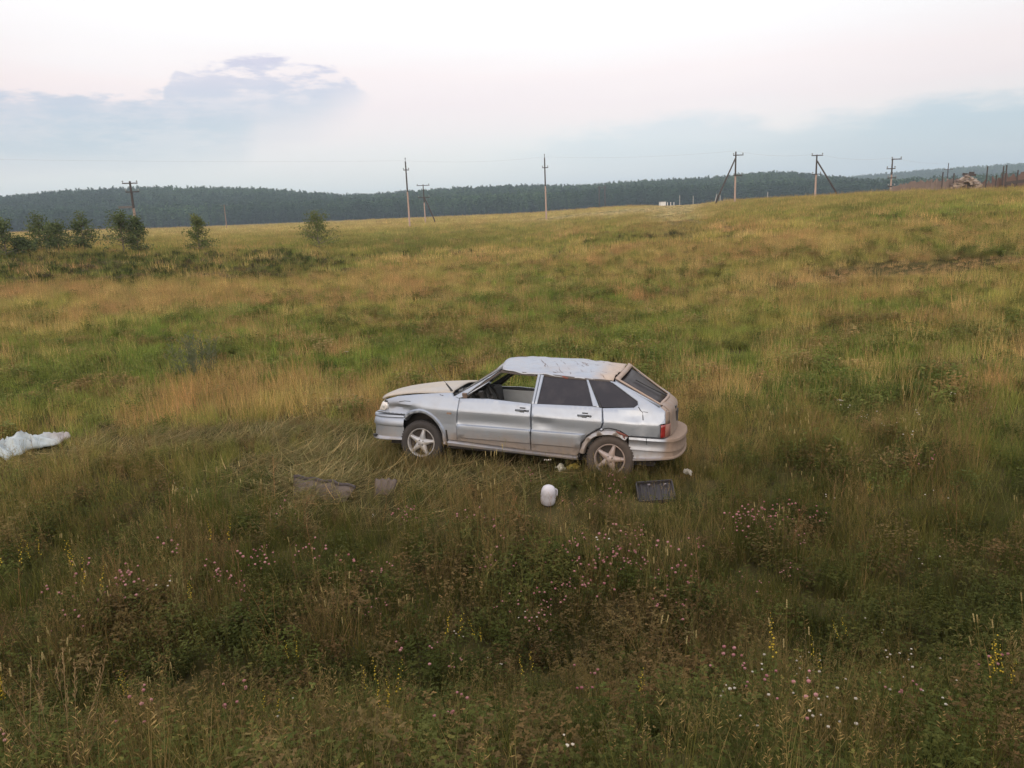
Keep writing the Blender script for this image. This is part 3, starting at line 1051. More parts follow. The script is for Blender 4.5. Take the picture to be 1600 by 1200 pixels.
# ------------------------------------------------------------------ forest on the hills
M_FOREST = plant_mat('forest_leaf', 0.12)
proto_col('conifers')
for i in range(5):
    p = Plant()
    con = i < 2
    h = 13.0 * U(.85, 1.15)
    n = 150 if con else 190
    lob = [(np.array([U(-1.6, 1.6), U(-1.6, 1.6), U(.45, .85) * h]), U(1.3, 2.2)) for _ in range(9)]
    for k in range(n):
        if con:
            s = U(.12, 1) ** .8
            rr = 2.3 * (1 - s) + .15
            a = U(0, 6.28)
            c = np.array([math.cos(a) * rr * U(.5, 1), math.sin(a) * rr * U(.5, 1), h * s])
            d = np.array([math.cos(a), math.sin(a), -.35])
        else:
            q, r0 = random.choice(lob)
            d = np.array([U(-1, 1), U(-1, 1), U(-.8, 1)]); d /= np.linalg.norm(d)
            c = q + d * r0
        nrm = np.array([d[0] * .6 + U(-.5, .5), d[1] * .6 + U(-.5, .5), .8])
        nrm /= np.linalg.norm(nrm)
        t_ = np.cross(nrm, [U(-1, 1), U(-1, 1), .1]); t_ /= np.linalg.norm(t_)
        p.leaf(c, nrm, t_, U(.9, 1.6), U(.7, 1.1), random.random())
    p.stem((0, 0, 0), (0, 0, h * .8), .18, .2)
    p.proto('conifers', 'forest_tree', [M_FOREST])


def plant_forest():
    P, T_, Sc = [], [], []
    for (d0, d1, dens, a0, a1) in ((612, 1010, 1 / 20., -50, 50), (1400, 1790, 1 / 34., 14, 56)):
        n = int(R_(a1 - a0) * (d1 * d1 - d0 * d0) / 2 * dens)
        d = np.sqrt(rng.uniform(d0 * d0, d1 * d1, n)); az = rng.uniform(a0, a1, n)
        edge = d0 + 16 * (fbm(az * .8, az * 0 + 2, 3)) + 6
        k = d > edge
        d, az = d[k], az[k]
        x, y = d * np.sin(np.radians(az)), d * np.cos(np.radians(az))
        z = terrain(x, y, False)
        P.append(np.stack([x, y, z], -1))
        nn = fbm(x * .012, y * .012, 4)
        m = sstep(nn, .38, .62)[:, None]
        c = np.array([.026, .050, .028]) * (1 - m) + np.array([.042, .078, .036]) * m
        T_.append(c * rng.uniform(.75, 1.3, (len(d), 1)))
        Sc.append(rng.uniform(.6, 1.22, len(d)) * (1.0 if d0 < 1000 else 1.25))
    P = np.concatenate(P); T_ = np.concatenate(T_); Sc = np.concatenate(Sc)
    rot = np.zeros_like(P); rot[:, 2] = rng.uniform(0, 6.28, len(P))
    scatter('forest', 'conifers', P, rot, Sc, T_)
    print('forest', len(P))


plant_forest()

# ------------------------------------------------------------------ small trees on the bank


def tint_mat(name, c1, c2):
    m, t, out = new_mat(name)
    v = t.node('ShaderNodeAttribute', attribute_type='GEOMETRY', attribute_name='var')
    c = t.mix(v.outputs['Fac'], c1, c2)
    d = t.node('ShaderNodeBsdfDiffuse'); tr = t.node('ShaderNodeBsdfTranslucent')
    t.put(d.inputs[0], c); t.put(tr.inputs[0], c)
    mx = t.node('ShaderNodeMixShader'); mx.inputs[0].default_value = .25
    t.l.new(d.outputs[0], mx.inputs[1]); t.l.new(tr.outputs[0], mx.inputs[2]); t.l.new(mx.outputs[0], out.inputs[0])
    return m


M_BIRCH = tint_mat('birch_leaf', (.062, .084, .034), (.145, .172, .072))
M_BIRCHY = tint_mat('birch_leaf_light', (.080, .105, .034), (.165, .180, .065))
M_BARK = simple_mat('bark', (.16, .13, .10), .9, var=.5, scale=14)


def small_tree(px, d, ytop, wpx, label, mat, name='birch_tree', lean=0.0, bare=False, ybase=None):
    b = at(px, d)
    z1 = EYE[2] + d * math.tan(R_(azel(px, ytop - 3)[1]))
    h = max(.8, z1 - b.z)
    w = wpx / 1200 * d / 2 * 1.25
    root = empty(name, b)
    tag(root, label, 'tree', 'young trees along the bank')
    tr = MB()
    tr.tube([(0, 0, -.1), (lean * .3 * h, 0, h * .4), (lean * h, 0, h * .92)], [.05, .035, .01], 6)
    p = Plant()
    for k in range(60):
        s = U(.06, .98)
        a = U(0, 6.28)
        env = w * (min(1, (s + .14) / .24)) * (1.10 - s) ** .8 * U(.45, 1.15)
        e = Vector((math.cos(a) * env + lean * s * h, math.sin(a) * env, h * s + env * .25))
        c0 = Vector((lean * s * h, 0, h * s * .86))
        tr.tube([c0, e], [.015, .005], 4, False)
        v = U(0, .8)
        for q in range(30):
            c = np.array(c0 + (e - c0) * U(.35, 1.08)) + np.array([U(-1, 1), U(-1, 1), U(-1, .8)]) * (.10 + .10 * w)
            dd = np.array([U(-1, 1), U(-1, 1), U(-1, .6)]); dd /= np.linalg.norm(dd)
            nn = np.array([U(-1, 1), U(-1, 1), U(0, 1)]); nn /= np.linalg.norm(nn)
            p.leaf(c, nn, dd, U(.10, .18), .085, min(1, max(0, v + U(-.25, .3))))
    tr.build('trunk', M_BARK, root, True)
    me = p.mesh('crown', [mat])
    link('crown', me, None, root)


small_tree(-4, 56, 343, 46, 'dark young birch cut by the left edge of the picture', M_BIRCH)
small_tree(52, 60, 335, 44, 'slim dark young birch, second of the row from the left edge', M_BIRCH, lean=.04)
small_tree(80, 58, 350, 48, 'low round bushy birch leaning on the slim dark one', M_BIRCH, lean=.05)
small_tree(121, 60, 334, 40, 'young birch with a bare pale leader rising above its crown', M_BIRCH)
small_tree(183, 57, 331, 54, 'broadest young birch in front of the leaning wooden power pole', M_BIRCH)
small_tree(206, 58, 340, 34, 'narrow dark birch joined to the right of the broadest one', M_BIRCH, lean=.02)
small_tree(303, 60, 338, 36, 'small light green birch standing alone between the two poles', M_BIRCHY)
small_tree(492, 62, 331, 60, 'light green bushy tree standing alone in the middle of the field edge', M_BIRCHY, lean=-.01)
small_tree(22, 57, 375, 30, 'knee high dark bush beside the tree at the left edge', M_BIRCH, name='bush')

# ------------------------------------------------------------------ power poles and wires
M_WOOD = simple_mat('weathered_wood', (.24, .17, .14), .9, var=.35, scale=6)
M_DARKWOOD = simple_mat('tarred_wood', (.055, .045, .042), .9, var=.3, scale=6)
M_CONC = simple_mat('pole_concrete', (.34, .25, .215), .9, var=.2, scale=5)
M_STEEL = simple_mat('dull_steel', (.10, .095, .095), .6, .4, var=.3)
M_CERAM = simple_mat('insulator_glass', (.22, .24, .24), .3, var=.2)
POLES = 'power poles across the field'
TOPS = {}


def hgt(px, d, py):
    return EYE[2] + d * math.tan(R_(azel(px, py)[1]))


def pole(key, px, d, ytop, label, arms, rad=.13, strut=None, mat=None, top_pin=False, arm_len=1.6, dark_top=True, yaw=.3):
    b = at(px, d)
    h = hgt(px, d, ytop) - b.z
    root = empty('power_pole', b, yaw)
    tag(root, label, 'power pole', POLES)
    rad *= .72
    mb = MB(); mb.tube([(0, 0, -.3), (0, 0, h * .55)], [rad * 1.1, rad * .9], 8)
    mb.build('post', mat or M_CONC, root, True, 40)
    mb = MB(); mb.tube([(0, 0, h * .545), (0, 0, h)], [rad * .92, rad * .72], 8)
    mb.build('post_top', M_DARKWOOD if dark_top else (mat or M_CONC), root, True, 40)
    for (zz, ln, off) in arms:
        a = MB(); a.box((off, -rad * 1.1, h - zz), (ln, .10, .12)); ao = a.build('crossarm', M_DARKWOOD, root)
        for s in (-.45, .45):
            i = MB(); i.lathe([(.0, .0), (.03, .0), (.03, .08), (.08, .10), (.09, .18), (.05, .26), (.0, .27)], 8, Matrix.Translation((off + s * ln, -rad * 1.1, h - zz + .06)))
            i.build('insulator', M_CERAM, ao, True)
    if top_pin:
        i = MB(); i.tube([(0, 0, h - .1), (0, 0, h + .35)], .03, 6); i.tube([(0, 0, h + .3), (0, 0, h + .55)], .07, 6)
        i.build('top_pin', M_STEEL, root)
    if strut:
        sx, z0 = strut
        s = MB(); s.tube([(0, -rad, h * z0), (sx * .85, -rad, h * z0 * .15 + .0), (sx, -rad, -.5)], [.10, .12, .12], 7)
        s.build('strut', M_DARKWOOD, root, True)
    TOPS[key] = Vector((b.x, b.y, b.z + h + .1))
    return root


pole('a', 208, 105, 283, 'leaning grey wooden power pole with two crossarms behind the birches', [(.25, 1.7, 0), (1.25, 1.5, .15)], .22, None, M_WOOD)
_r0_ = bpy.context.scene.objects['power_pole']
_t = MB(); _t.box((-.85, -.1, 3.9), (1.5, .30, .26)); _t.build('switch_box', M_STEEL, _r0_)
pole('b', 350, 230, 320, 'thin distant wooden pole standing alone in the hay field', [(.3, 1.6, 0)], .18, None, M_WOOD, dark_top=False)
pole('c', 638, 125, 252, 'tall plain concrete pole leaning left with a single top pin', [(1.3, .9, 0)], .19, None, M_CONC, True)
pole('d', 663, 150, 288, 'short braced pole with crossarms just right of the tall leaning pole', [(.2, 2.4, 0), (2.4, 2.2, 0)], .16, (2.0, .72), M_CONC, yaw=.05)
pole('e', 853, 130, 246, 'plain concrete pole with a top pin at the middle of the skyline', [(1.6, 1.0, 0)], .19, None, M_CONC, True)
pole('g', 1148, 118, 237, 'concrete pole with a long strut leaning down to its left', [(.5, 1.5, .3), (3.3, 1.2, .3)], .19, (-3.0, .90), M_CONC, yaw=.05)
pole('h', 1273, 118, 242, 'concrete pole with a strut leaning down to its right', [(.1, 1.6, 0), (2.6, 1.2, 0)], .19, (3.4, .86), M_CONC, yaw=.05)
pole('i', 1390, 118, 248, 'bare pole with three short crossarms near the left end of the ruin', [(.1, 1.4, .5), (1.3, 1.2, -.2), (2.5, 1.2, 0), (3.6, 1.0, 0)], .16, None, M_CONC, yaw=.1)
pole('j', 1477, 230, 255, 'faint distant pole standing beyond the ruined wall', [(1.6, 2.4, 0)], .18, None, M_CONC, yaw=.1)

# H-shaped pylon far behind
b = at(941, 420); h = hgt(941, 420, 290) - b.z
rt = empty('twin_post_pylon', b, -.1); tag(rt, 'far H shaped pylon of two posts against the forest', 'pylon')
for s in (-1.5, 1.5):
    q = MB(); q.tube([(s, 0, -.5), (s, 0, h)], .32, 6); q.build('post', M_DARKWOOD, rt, True)
q = MB(); q.box((0, -.3, h - 1.0), (5.0, .25, .3)); q.build('crossbar', M_DARKWOOD, rt)


M_WIRE = simple_mat('aluminium_wire', (.45, .45, .46), .6, .2)


def wire(a, b_, sag, off=0.0, label='faint power line'):
    A, B = Vector(a), Vector(b_)
    A.z += off; B.z += off
    pts = []
    for i in range(15):
        s = i / 14
        q = A.lerp(B, s); q.z -= sag * 4 * s * (1 - s)
        pts.append(q)
    o = MB().tube(pts, .008, 4, False).build('power_line', M_WIRE)
    tag(o, label, 'cable', 'power lines between the poles')


_far_left = at(-500, 118); _far_left.z = TOPS['c'].z + 1
wire(_far_left, TOPS['c'], .45, 0, 'thin cable running left from the tall leaning pole')
wire(TOPS['c'], TOPS['e'], .45, 0, 'thin cable between the tall leaning pole and the middle pole')
wire(TOPS['e'], TOPS['g'], .45, 0, 'thin cable between the middle pole and the pole strutted on its left')
wire(TOPS['g'], TOPS['h'], .45, 0, 'thin cable between the two strutted poles')
wire(TOPS['h'], TOPS['i'], .45, 0, 'thin cable from the pole strutted on its right to the many armed pole')
wire(TOPS['i'], TOPS['j'], .45, 0, 'thin cable going on to the faint distant pole')

# ------------------------------------------------------------------ far white hut, posts, ruin
M_WHITEWALL = simple_mat('white_paint', (.62, .61, .59), .7, var=.06)
M_GREYROOF = simple_mat('grey_roof', (.30, .30, .31), .7)
b = at(1035, 330)
rt = empty('white_hut', b, .2); tag(rt, 'tiny white hut far off on the skyline by the track', 'hut')
gz0 = hgt(1035, 330, 319.5) - b.z
q = MB(); q.box((0, 0, gz0 / 2 + .5), (2.2, 2.0, gz0 + 1.0)); q.build('wall', M_WHITEWALL, rt)
q = MB(); q.box((0, 0, gz0 + 1.08), (2.5, 2.3, .16)); q.build('roof', M_GREYROOF, rt)
for k, (px, yt) in enumerate(((1043, 316), (1048, 316), (1053, 316))):
    b = at(px, 330); q = MB(); q.tube([(0, 0, -.3), (0, 0, hgt(px, 330, yt) - b.z)], .16, 6)
    o = q.build('fence_post', M_WHITEWALL); o.location = b
    tag(o, ('tiny white post nearest to the white hut', 'middle one of three tiny white posts by the hut', 'tiny white post farthest from the white hut')[k], 'post', 'white posts by the hut')
for k, (px, yt, lab) in enumerate(((1062, 305, 'pale thin mast right of the white posts'), (1083, 306, 'pale thin mast, middle one before the strutted pole'),
                                   (1116, 303, 'leaning pale mast just left of the strutted pole'), (1125, 305, 'short pale mast beside the leaning one'), (1199, 300, 'pale thin mast between the two strutted poles'))):
    b = at(px, 300); q = MB(); q.tube([(0, 0, -.3), ((.9 if k == 2 else 0), 0, hgt(px, 300, yt) - b.z)], .10, 6)
    o = q.build('mast', simple_mat('mast_grey', (.42, .40, .38), .8)); o.location = b
    tag(o, lab, 'mast', 'pale masts on the skyline')

M_RUIN = simple_mat('ruin_concrete', (.165, .125, .110), .95, var=.45, scale=1.2, bump=.6)
M_RUBBLE = simple_mat('rubble', (.25, .195, .155), .95, var=.4, scale=2.0, bump=.5)
M_BRICK = simple_mat('broken_brick', (.135, .088, .074), .95, var=.4, scale=2.0, bump=.5)


def slab_mesh(mb, w, h, th, c, rot=0, rough=.12, nx=6):
    """broken slab with an uneven top edge"""
    V, F = [], []
    tops = [h * (1 + U(-rough, rough)) for _ in range(nx + 1)]
    M = Matrix.Translation(c) @ Matrix.Rotation(rot, 4, 'Z')
    for i in range(nx + 1):
        xx = -w / 2 + w * i / nx
        for yy in (-th / 2, th / 2):
            V.append(M @ Vector((xx, yy, -.6))); V.append(M @ Vector((xx, yy, tops[i])))
    for i in range(nx):
        a, b2 = 4 * i, 4 * i + 4
        F += [(a, b2, b2 + 1, a + 1), (a + 2, a + 3, b2 + 3, b2 + 2), (a + 1, b2 + 1, b2 + 3, a + 3)]
    F += [(0, 1, 3, 2), (4 * nx, 4 * nx + 2, 4 * nx + 3, 4 * nx + 1)]
    mb.add(V, F)


RD = 106
b0 = at(1432, RD)
rt = empty('ruined_wall', b0); tag(rt, 'low broken brown concrete wall on the crest of the hill', 'ruin')
for (x0, x1, yt) in ((1394, 1399, 291), (1400, 1406, 289), (1406.5, 1413, 288.5), (1414, 1421, 286), (1421.5, 1428, 285), (1429, 1436, 283.5), (1437, 1444, 283.5), (1444.5, 1452, 282), (1453, 1460, 283), (1461, 1470, 281), (1471, 1479, 281.5), (1480, 1489, 279)):
    pm = at((x0 + x1) / 2, RD)
    w = (x1 - x0) / 1200 * RD * 1.03 / math.cos(R_(28))
    mb = MB(); slab_mesh(mb, w, hgt((x0 + x1) / 2, RD, yt) - pm.z, .3, pm - b0, -R_(28) + U(-.25, .25), .16)
    mb.build('wall_panel', M_RUIN, rt)
b0 = at(1508, RD)
rt = empty('rubble_heap', b0); tag(rt, 'pale heap of broken concrete beside the ruined wall', 'rubble')
for k in range(150):
    px = U(1484, 1534); s = 1 - abs(px - 1508) / 26
    pm = at(px, RD + U(-1.5, 1.5)); hh = max(.25, hgt(1508, RD, 275.5) - b0.z) * (.35 + .65 * max(0, s)) * U(.1, 1)
    mb = MB(); mb.box((0, 0, 0), (U(.2, .8), U(.2, .6), U(.1, .3)), (U(-.5, .5), U(-.5, .5), U(0, 3)))
    o = mb.build('concrete_piece', random.choice([M_RUBBLE, M_RUBBLE, M_RUIN]), rt); o.location = pm - b0 + Vector((0, 0, hh))
b0 = at(1510, RD + .5)
o = MB().box((0, 0, 0), (1.35, .6, .28), (0, .12, -.4)).box((.3, 0, .2), (.5, .4, .2), (0, .1, -.4)).build('dark_slab', M_DARKWOOD)
o.location = (b0.x, b0.y, hgt(1510, RD, 273)); tag(o, 'dark slab lying on top of the pale rubble heap', 'slab')
b0 = at(1570, RD)
rt = empty('brick_ruin', b0); tag(rt, 'low reddish broken brick wall at the right end of the crest', 'ruin')
for (x0, x1, yt) in ((1528, 1534, 287), (1535, 1541, 284), (1541.5, 1548, 285), (1549, 1556, 280), (1557, 1563, 282), (1563.5, 1571, 275), (1572, 1579, 276), (1580, 1590, 272.5), (1591, 1602, 274), (1603, 1620, 271)):
    pm = at((x0 + x1) / 2, RD); w = (x1 - x0) / 1200 * RD * 1.04 / math.cos(R_(32))
    mb = MB(); slab_mesh(mb, w, hgt((x0 + x1) / 2, RD, yt) - pm.z, .35, pm - b0, -R_(32) + U(-.3, .3), .26, 5)
    mb.build('wall_panel', M_BRICK, rt)
b0 = at(1588, RD - 2)
o = MB().box((0, 0, 0), (2.6, .4, .35), (0, -.10, -.5)).build('dark_beam', M_DARKWOOD); o.location = (b0.x, b0.y, hgt(1588, RD - 2, 284)); tag(o, 'dark beam leaning on the brick ruin at the right edge', 'beam')
for k, (px, yt, lab) in enumerate(((1469, 269, 'thin dark stake behind the middle of the ruined wall'), (1486.5, 271, 'dark stake between ruined wall and pale rubble heap'),
                                   (1537.5, 260, 'tall thin dark stake right of the rubble heap'), (1552.5, 274, 'short dark stake before the brick ruin'),
                                   (1563, 260, 'left one of the pair of tall stakes in the brick ruin'), (1568, 258, 'right one of the pair of tall stakes in the brick ruin'),
                                   (1585, 266, 'dark stake close to the right edge of the picture'))):
    b = at(px, RD - 1); q = MB(); q.tube([(0, 0, -.3), (U(-.05, .05), 0, hgt(px, RD - 1, yt) - b.z)], .07, 6)
    o = q.build('stake', M_DARKWOOD); o.location = b; tag(o, lab, 'stake', 'stakes among the ruins')

#>>CAR
# ------------------------------------------------------------------ the crashed car
def silver_mat(name, dirt=0.25, low=0.35, dust=(.30, .235, .175), seed=0.0, rough=.34, high=0.0, rear=0.0, rx=(-1.82, -2.06)):
    """metallic silver paint with dried mud thrown up from below"""
    m, t, out = new_mat(name)
    tc = t.node('ShaderNodeTexCoord')
    mp = t.node('ShaderNodeMapping'); mp.inputs['Location'].default_value = (seed, seed * .7, 0)
    t.l.new(tc.outputs['Object'], mp.inputs[0])
    v = mp.outputs[0]
    sp = t.node('ShaderNodeSeparateXYZ'); t.l.new(tc.outputs['Object'], sp.inputs[0])
    n = t.noise(v, 3.2, 6, .65); n2 = t.noise(v, 17.0, 5, .7)
    mp2 = t.node('ShaderNodeMapping'); mp2.inputs['Scale'].default_value = (14, 14, 1.6)
    t.l.new(v, mp2.inputs[0]); n3 = t.noise(mp2.outputs[0], 1.0, 4, .6)
    lowm = t.m('MULTIPLY', t.ss(sp.outputs[2], .60, .20), low)
    highm = t.m('MULTIPLY', t.ss(sp.outputs[2], .8, 1.3), high)
    rearm = t.m('MULTIPLY', t.ss(sp.outputs[0], *rx), rear)
    a = t.m('ADD', t.m('ADD', t.m('ADD', lowm, dirt * .5), highm), rearm)
    a = t.m('ADD', a, t.m('MULTIPLY', t.m('SUBTRACT', n, .5), .75))
    a = t.m('ADD', a, t.m('MULTIPLY', t.m('SUBTRACT', n2, .5), .35))
    a = t.m('ADD', a, t.m('MULTIPLY', t.m('SUBTRACT', n3, .5), .25))
    mask = t.ss(a, .02, .95)
    base = t.node('ShaderNodeBsdfPrincipled')
    t.put(base.inputs['Base Color'], t.mix(n, (.29, .325, .385), (.34, .37, .42)))
    base.inputs['Metallic'].default_value = .75
    t.put(base.inputs['Roughness'], t.m('MULTIPLY_ADD', n2, .18, rough + .02))
    base.inputs['Coat Weight'].default_value = .12
    base.inputs['Coat Roughness'].default_value = .2
    d = t.node('ShaderNodeBsdfPrincipled')
    t.put(d.inputs['Base Color'], t.mix(n2, tuple(c * .72 for c in dust), tuple(min(1, c * 1.2) for c in dust)))
    d.inputs['Roughness'].default_value = .9
    d.inputs['Specular IOR Level'].default_value = .15
    mx = t.node('ShaderNodeMixShader')
    t.put(mx.inputs[0], mask); t.l.new(base.outputs[0], mx.inputs[1]); t.l.new(d.outputs[0], mx.inputs[2])
    bp = t.node('ShaderNodeBump'); bp.inputs['Strength'].default_value = .04; bp.inputs['Distance'].default_value = .01
    t.l.new(n, bp.inputs['Height']); t.l.new(bp.outputs[0], base.inputs['Normal'])
    t.l.new(mx.outputs[0], out.inputs[0])
    return m


def build_car():
    paint = silver_mat('silver_paint', .18, .75, (.28, .22, .175), rear=.55)
    paint_door = silver_mat('silver_paint_doors', .16, .85, (.25, .20, .165), 3.3)
    paint_hood = silver_mat('silver_paint_dusty_hood', 1.35, .0, (.41, .36, .30), 1.7)
    paint_roof = silver_mat('silver_paint_roof', .42, .0, (.40, .33, .28), 5.1, rear=.9, rx=(-.85, -1.25))
    paint_rear = silver_mat('silver_paint_muddy_rear', 1.5, .5, (.27, .20, .155), 7.7)
    paint_bump = silver_mat('silver_paint_bumper', .15, .30, (.32, .25, .19), 9.1)
    paint_rbump = silver_mat('silver_paint_rear_bumper', .35, .45, (.25, .185, .142), 11.1, rear=1.5)
    rust = silver_mat('dusty_edge', 1.5, 0, (.34, .255, .20), 2.2)
    dark = simple_mat('dark_underbody', (.030, .026, .024), .9, var=.4)
    black = simple_mat('black_trim', (.022, .021, .022), .55, var=.3)
    seal_shade = simple_mat('dusty_rubber_and_shade', (.075, .062, .055), .85, var=.4, scale=20)  # rubber of the seals; on the rails this dark tone is painted shade
    grey = simple_mat('grey_cloth', (.20, .215, .235), .95, var=.15, scale=30)
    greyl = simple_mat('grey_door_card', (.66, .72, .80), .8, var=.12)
    skin_tan = simple_mat('bare_frame_primer', (.16, .115, .095), .8, var=.3, scale=15)
    tyre_m = simple_mat('tyre_rubber', (.036, .031, .029), .9, var=.35, scale=12)
    tyre_d = simple_mat('tyre_rubber_muddy', (.070, .054, .044), .95, var=.4, scale=12)
    rim_m = silver_mat('alloy', .95, .0, (.52, .46, .40), 4.0, .38)
    rim_d = silver_mat('alloy_muddy', 1.25, .0, (.40, .29, .23), 6.0, .4)
    rimdark = simple_mat('dark_wheel_steel', (.045, .036, .032), .8, .2)  # plain dark steel for brake discs and bolts
    scratch_m = simple_mat('scraped_metal', (.13, .085, .07), .8, var=.5, scale=30)
    redrust = simple_mat('torn_rusty_edge', (.17, .05, .035), .8, var=.4, scale=30)
    crackm = simple_mat('dark_crack', (.015, .013, .013), .9)

    def glass_mat(name, col, rough, dusty=.25, spec=.5):
        m, t, out = new_mat(name)
        tc = t.node('ShaderNodeTexCoord')
        n = t.noise(tc.outputs['Object'], 5, 5, .65)
        b = t.node('ShaderNodeBsdfPrincipled')
        t.put(b.inputs['Base Color'], t.mix(t.m('MULTIPLY', t.ss(n, .42, .75), dusty), col, (.28, .24, .22)))
        b.inputs['Roughness'].default_value = rough
        b.inputs['Specular IOR Level'].default_value = spec
        t.l.new(b.outputs[0], out.inputs[0])
        return m
    tint_g = glass_mat('tinted_film_glass', (.020, .019, .026), .20, .07, .30)
    rear_g = glass_mat('dark_rear_glass', (.016, .012, .014), .35, .12, .06)
    wind_g = glass_mat('windscreen_glass', (.05, .055, .06), .06, .4)
    lamp_m = simple_mat('lamp_reflector', (.72, .72, .72), .18, .55, var=.1)
    lampclr = simple_mat('lamp_lens', (.58, .55, .52), .15, .1, var=.08, coat=.6)
    red_l = simple_mat('red_lens', (.23, .018, .016), .25, var=.2, coat=.5)
    red_d = simple_mat('red_lens_muddy', (.26, .115, .085), .7, var=.3)
    amber = simple_mat('amber_lens_dusty', (.20, .13, .09), .5, var=.3)
    yellow = simple_mat('plate', (.6, .58, .5), .6)

    car = bpy.data.objects.new('hatchback_car', None)
    COL.objects.link(car)
    M = Matrix(CAR_M.tolist()).to_4x4()
    M.translation = Vector(CAR_T)
    car.matrix_world = M
    tag(car, 'dented silver five door hatchback abandoned in the trampled meadow grass', 'car')

    Z0 = [.15, .20, .24, .26, .385, .40, .548, .556, .572, .60, .728, .742, .76, .90, 1.28, 1.5]
    Yc = [.772, .785, .79, .772, .792, .812, .826, .826, .802, .800, .815, .815, .811, .765, .585, .5]
    Yp = [.772, .780, .785, .785, .790, .792, .798, .798, .800, .802, .815, .815, .811, .765, .585, .5]

    def yb(x, z):
        c = np.interp(z, Z0, Yc); p = np.interp(z, Z0, Yp)
        k = float(sstep(np.array(x), -.90, -.86) * (1 - sstep(np.array(x), .735, .75)))
        y = c * k + p * (1 - k)
        if x > 1.25: y -= .085 * ((x - 1.25) / .7) ** 2
        if x < -1.35: y -= .05 * ((-1.35 - x) / .6) ** 2
        return y

    g = lambda x, z, cx, cz, sx, sz, d: d * math.exp(-((x - cx) / sx) ** 2 - ((z - cz) / sz) ** 2)

    def ydent(x, z):
        y = yb(x, z)
        y -= g(x, z, -.40, .665, .11, .035, .022) + g(x, z, -.30, .70, .06, .03, .012)     # dent in rear door
        y -= g(x, z, 1.55, .715, .20, .045, .040) - g(x, z, 1.42, .79, .22, .03, .012)      # crumpled fender
        y -= g(x, z, -1.52, .83, .10, .06, .014) + g(x, z, -1.60, .73, .05, .10, .010)      # quarter dent
        y -= g(x, z, .30, .63, .35, .04, .006)
        y += .0015 * (float(fbm(np.array(x * 5 + 50.), np.array(z * 5 + 20.), 2)) - .5) * 2
        return y

    def inside(p, poly):
        x, z = p; c = False; j = len(poly) - 1
        for i in range(len(poly)):
            a, b = poly[i], poly[j]
            if (a[1] > z) != (b[1] > z) and x < (b[0] - a[0]) * (z - a[1]) / (b[1] - a[1]) + a[0]:
                c = not c
            j = i
        return c

    def bdist(p, poly):
        best = 9
        for i in range(len(poly)):
            a = Vector(poly[i - 1]); b = Vector(poly[i]); q = Vector(p)
            ab = b - a; t_ = max(0, min(1, (q - a).dot(ab) / max(ab.length_squared, 1e-12)))
            best = min(best, (a + ab * t_ - q).length)
        return best

    ROWS = [.24, .262, .32, .385, .40, .45, .50, .548, .557, .572, .60, .65, .69, .728, .742, .77, .81, .85, .89, .93, .97, 1.01, 1.05, 1.1, 1.15, 1.2, 1.25]

    def panel(name, poly, mat, parent=car, yf=ydent, side=1, depth=.035, off=0.0, step=.06, roll=.006):
        B = []
        for i in range(len(poly)):
            a = Vector(poly[i]); b = Vector(poly[(i + 1) % len(poly)])
            k = max(1, int((b - a).length / .03))
            for j in range(k):
                q = a.lerp(b, j / k); B.append((q.x, q.y))
        nb = len(B)
        xs = [p[0] for p in poly]; zs = [p[1] for p in poly]
        I = []
        for z in ROWS:
            if not (min(zs) < z < max(zs)): continue
            x = min(xs)
            while x < max(xs):
                q = (x + step * .3, z)
                if inside(q, poly) and bdist(q, poly) > .009: I.append(q)
                x += step
        # a ring just inside the edge so that the edge reads as folded metal
        for i in range(nb):
            a = Vector(B[i - 1]); b = Vector(B[(i + 1) % nb]); q = Vector(B[i])
            t_ = b - a
            if t_.length < 1e-6: continue
            n = Vector((-t_.y, t_.x)).normalized() * .008
            for s in (1, -1):
                r = q + n * s
                if inside(r, poly) and bdist(r, poly) > .006: I.append((r.x, r.y))
        vv = [Vector(p) for p in B + I]
        res = delaunay_2d_cdt(vv, [(i, (i + 1) % nb) for i in range(nb)], [], 1, 1e-6)
        P2, F2 = res[0], res[2]
        V = []
        for p in P2:
            y = yf(p.x, p.y) + off
            if bdist((p.x, p.y), poly) < .002: y -= roll
            V.append([p.x, side * y, p.y])
        F = [tuple(f) if side > 0 else tuple(reversed(f)) for f in F2]
        cnt = {}
        for f in F:
            for i in range(len(f)):
                e = (f[i], f[(i + 1) % len(f)]); cnt[tuple(sorted(e))] = cnt.get(tuple(sorted(e)), 0) + 1
        bnd = [e for e, c in cnt.items() if c == 1]
        mp = {}
        for e in bnd:
            for v in e:
                if v not in mp:
                    mp[v] = len(V); V.append([V[v][0], V[v][1] - side * depth, V[v][2]])
        for a, b in bnd:
            F.append((a, b, mp[b], mp[a]))
        return pydata(name, V, F, mat, parent, True, 32)

    def loft(name, rows, mat, parent=car, angle=40, solid=0.0, smooth=True):
        n = len(rows[0]); V = [p for r in rows for p in r]
        F = [(i * n + j, i * n + j + 1, (i + 1) * n + j + 1, (i + 1) * n + j) for i in range(len(rows) - 1) for j in range(n - 1)]
        o = pydata(name, V, F, mat, parent, smooth, angle)
        if solid:
            md = o.modifiers.new('thickness', 'SOLIDIFY'); md.thickness = solid; md.offset = 0
        return o

    def dense(pts, k):
        """resample a polyline with a soft Catmull-Rom"""
        P = [np.array(p, float) for p in pts]; out = []
        for i in range(len(P) - 1):
            p0 = P[max(i - 1, 0)]; p1 = P[i]; p2 = P[i + 1]; p3 = P[min(i + 2, len(P) - 1)]
            for j in range(k):
                s = j / k
                out.append(.5 * ((2 * p1) + (-p0 + p2) * s + (2 * p0 - 5 * p1 + 4 * p2 - p3) * s * s + (-p0 + 3 * p1 - 3 * p2 + p3) * s ** 3))
        out.append(P[-1])
        return out

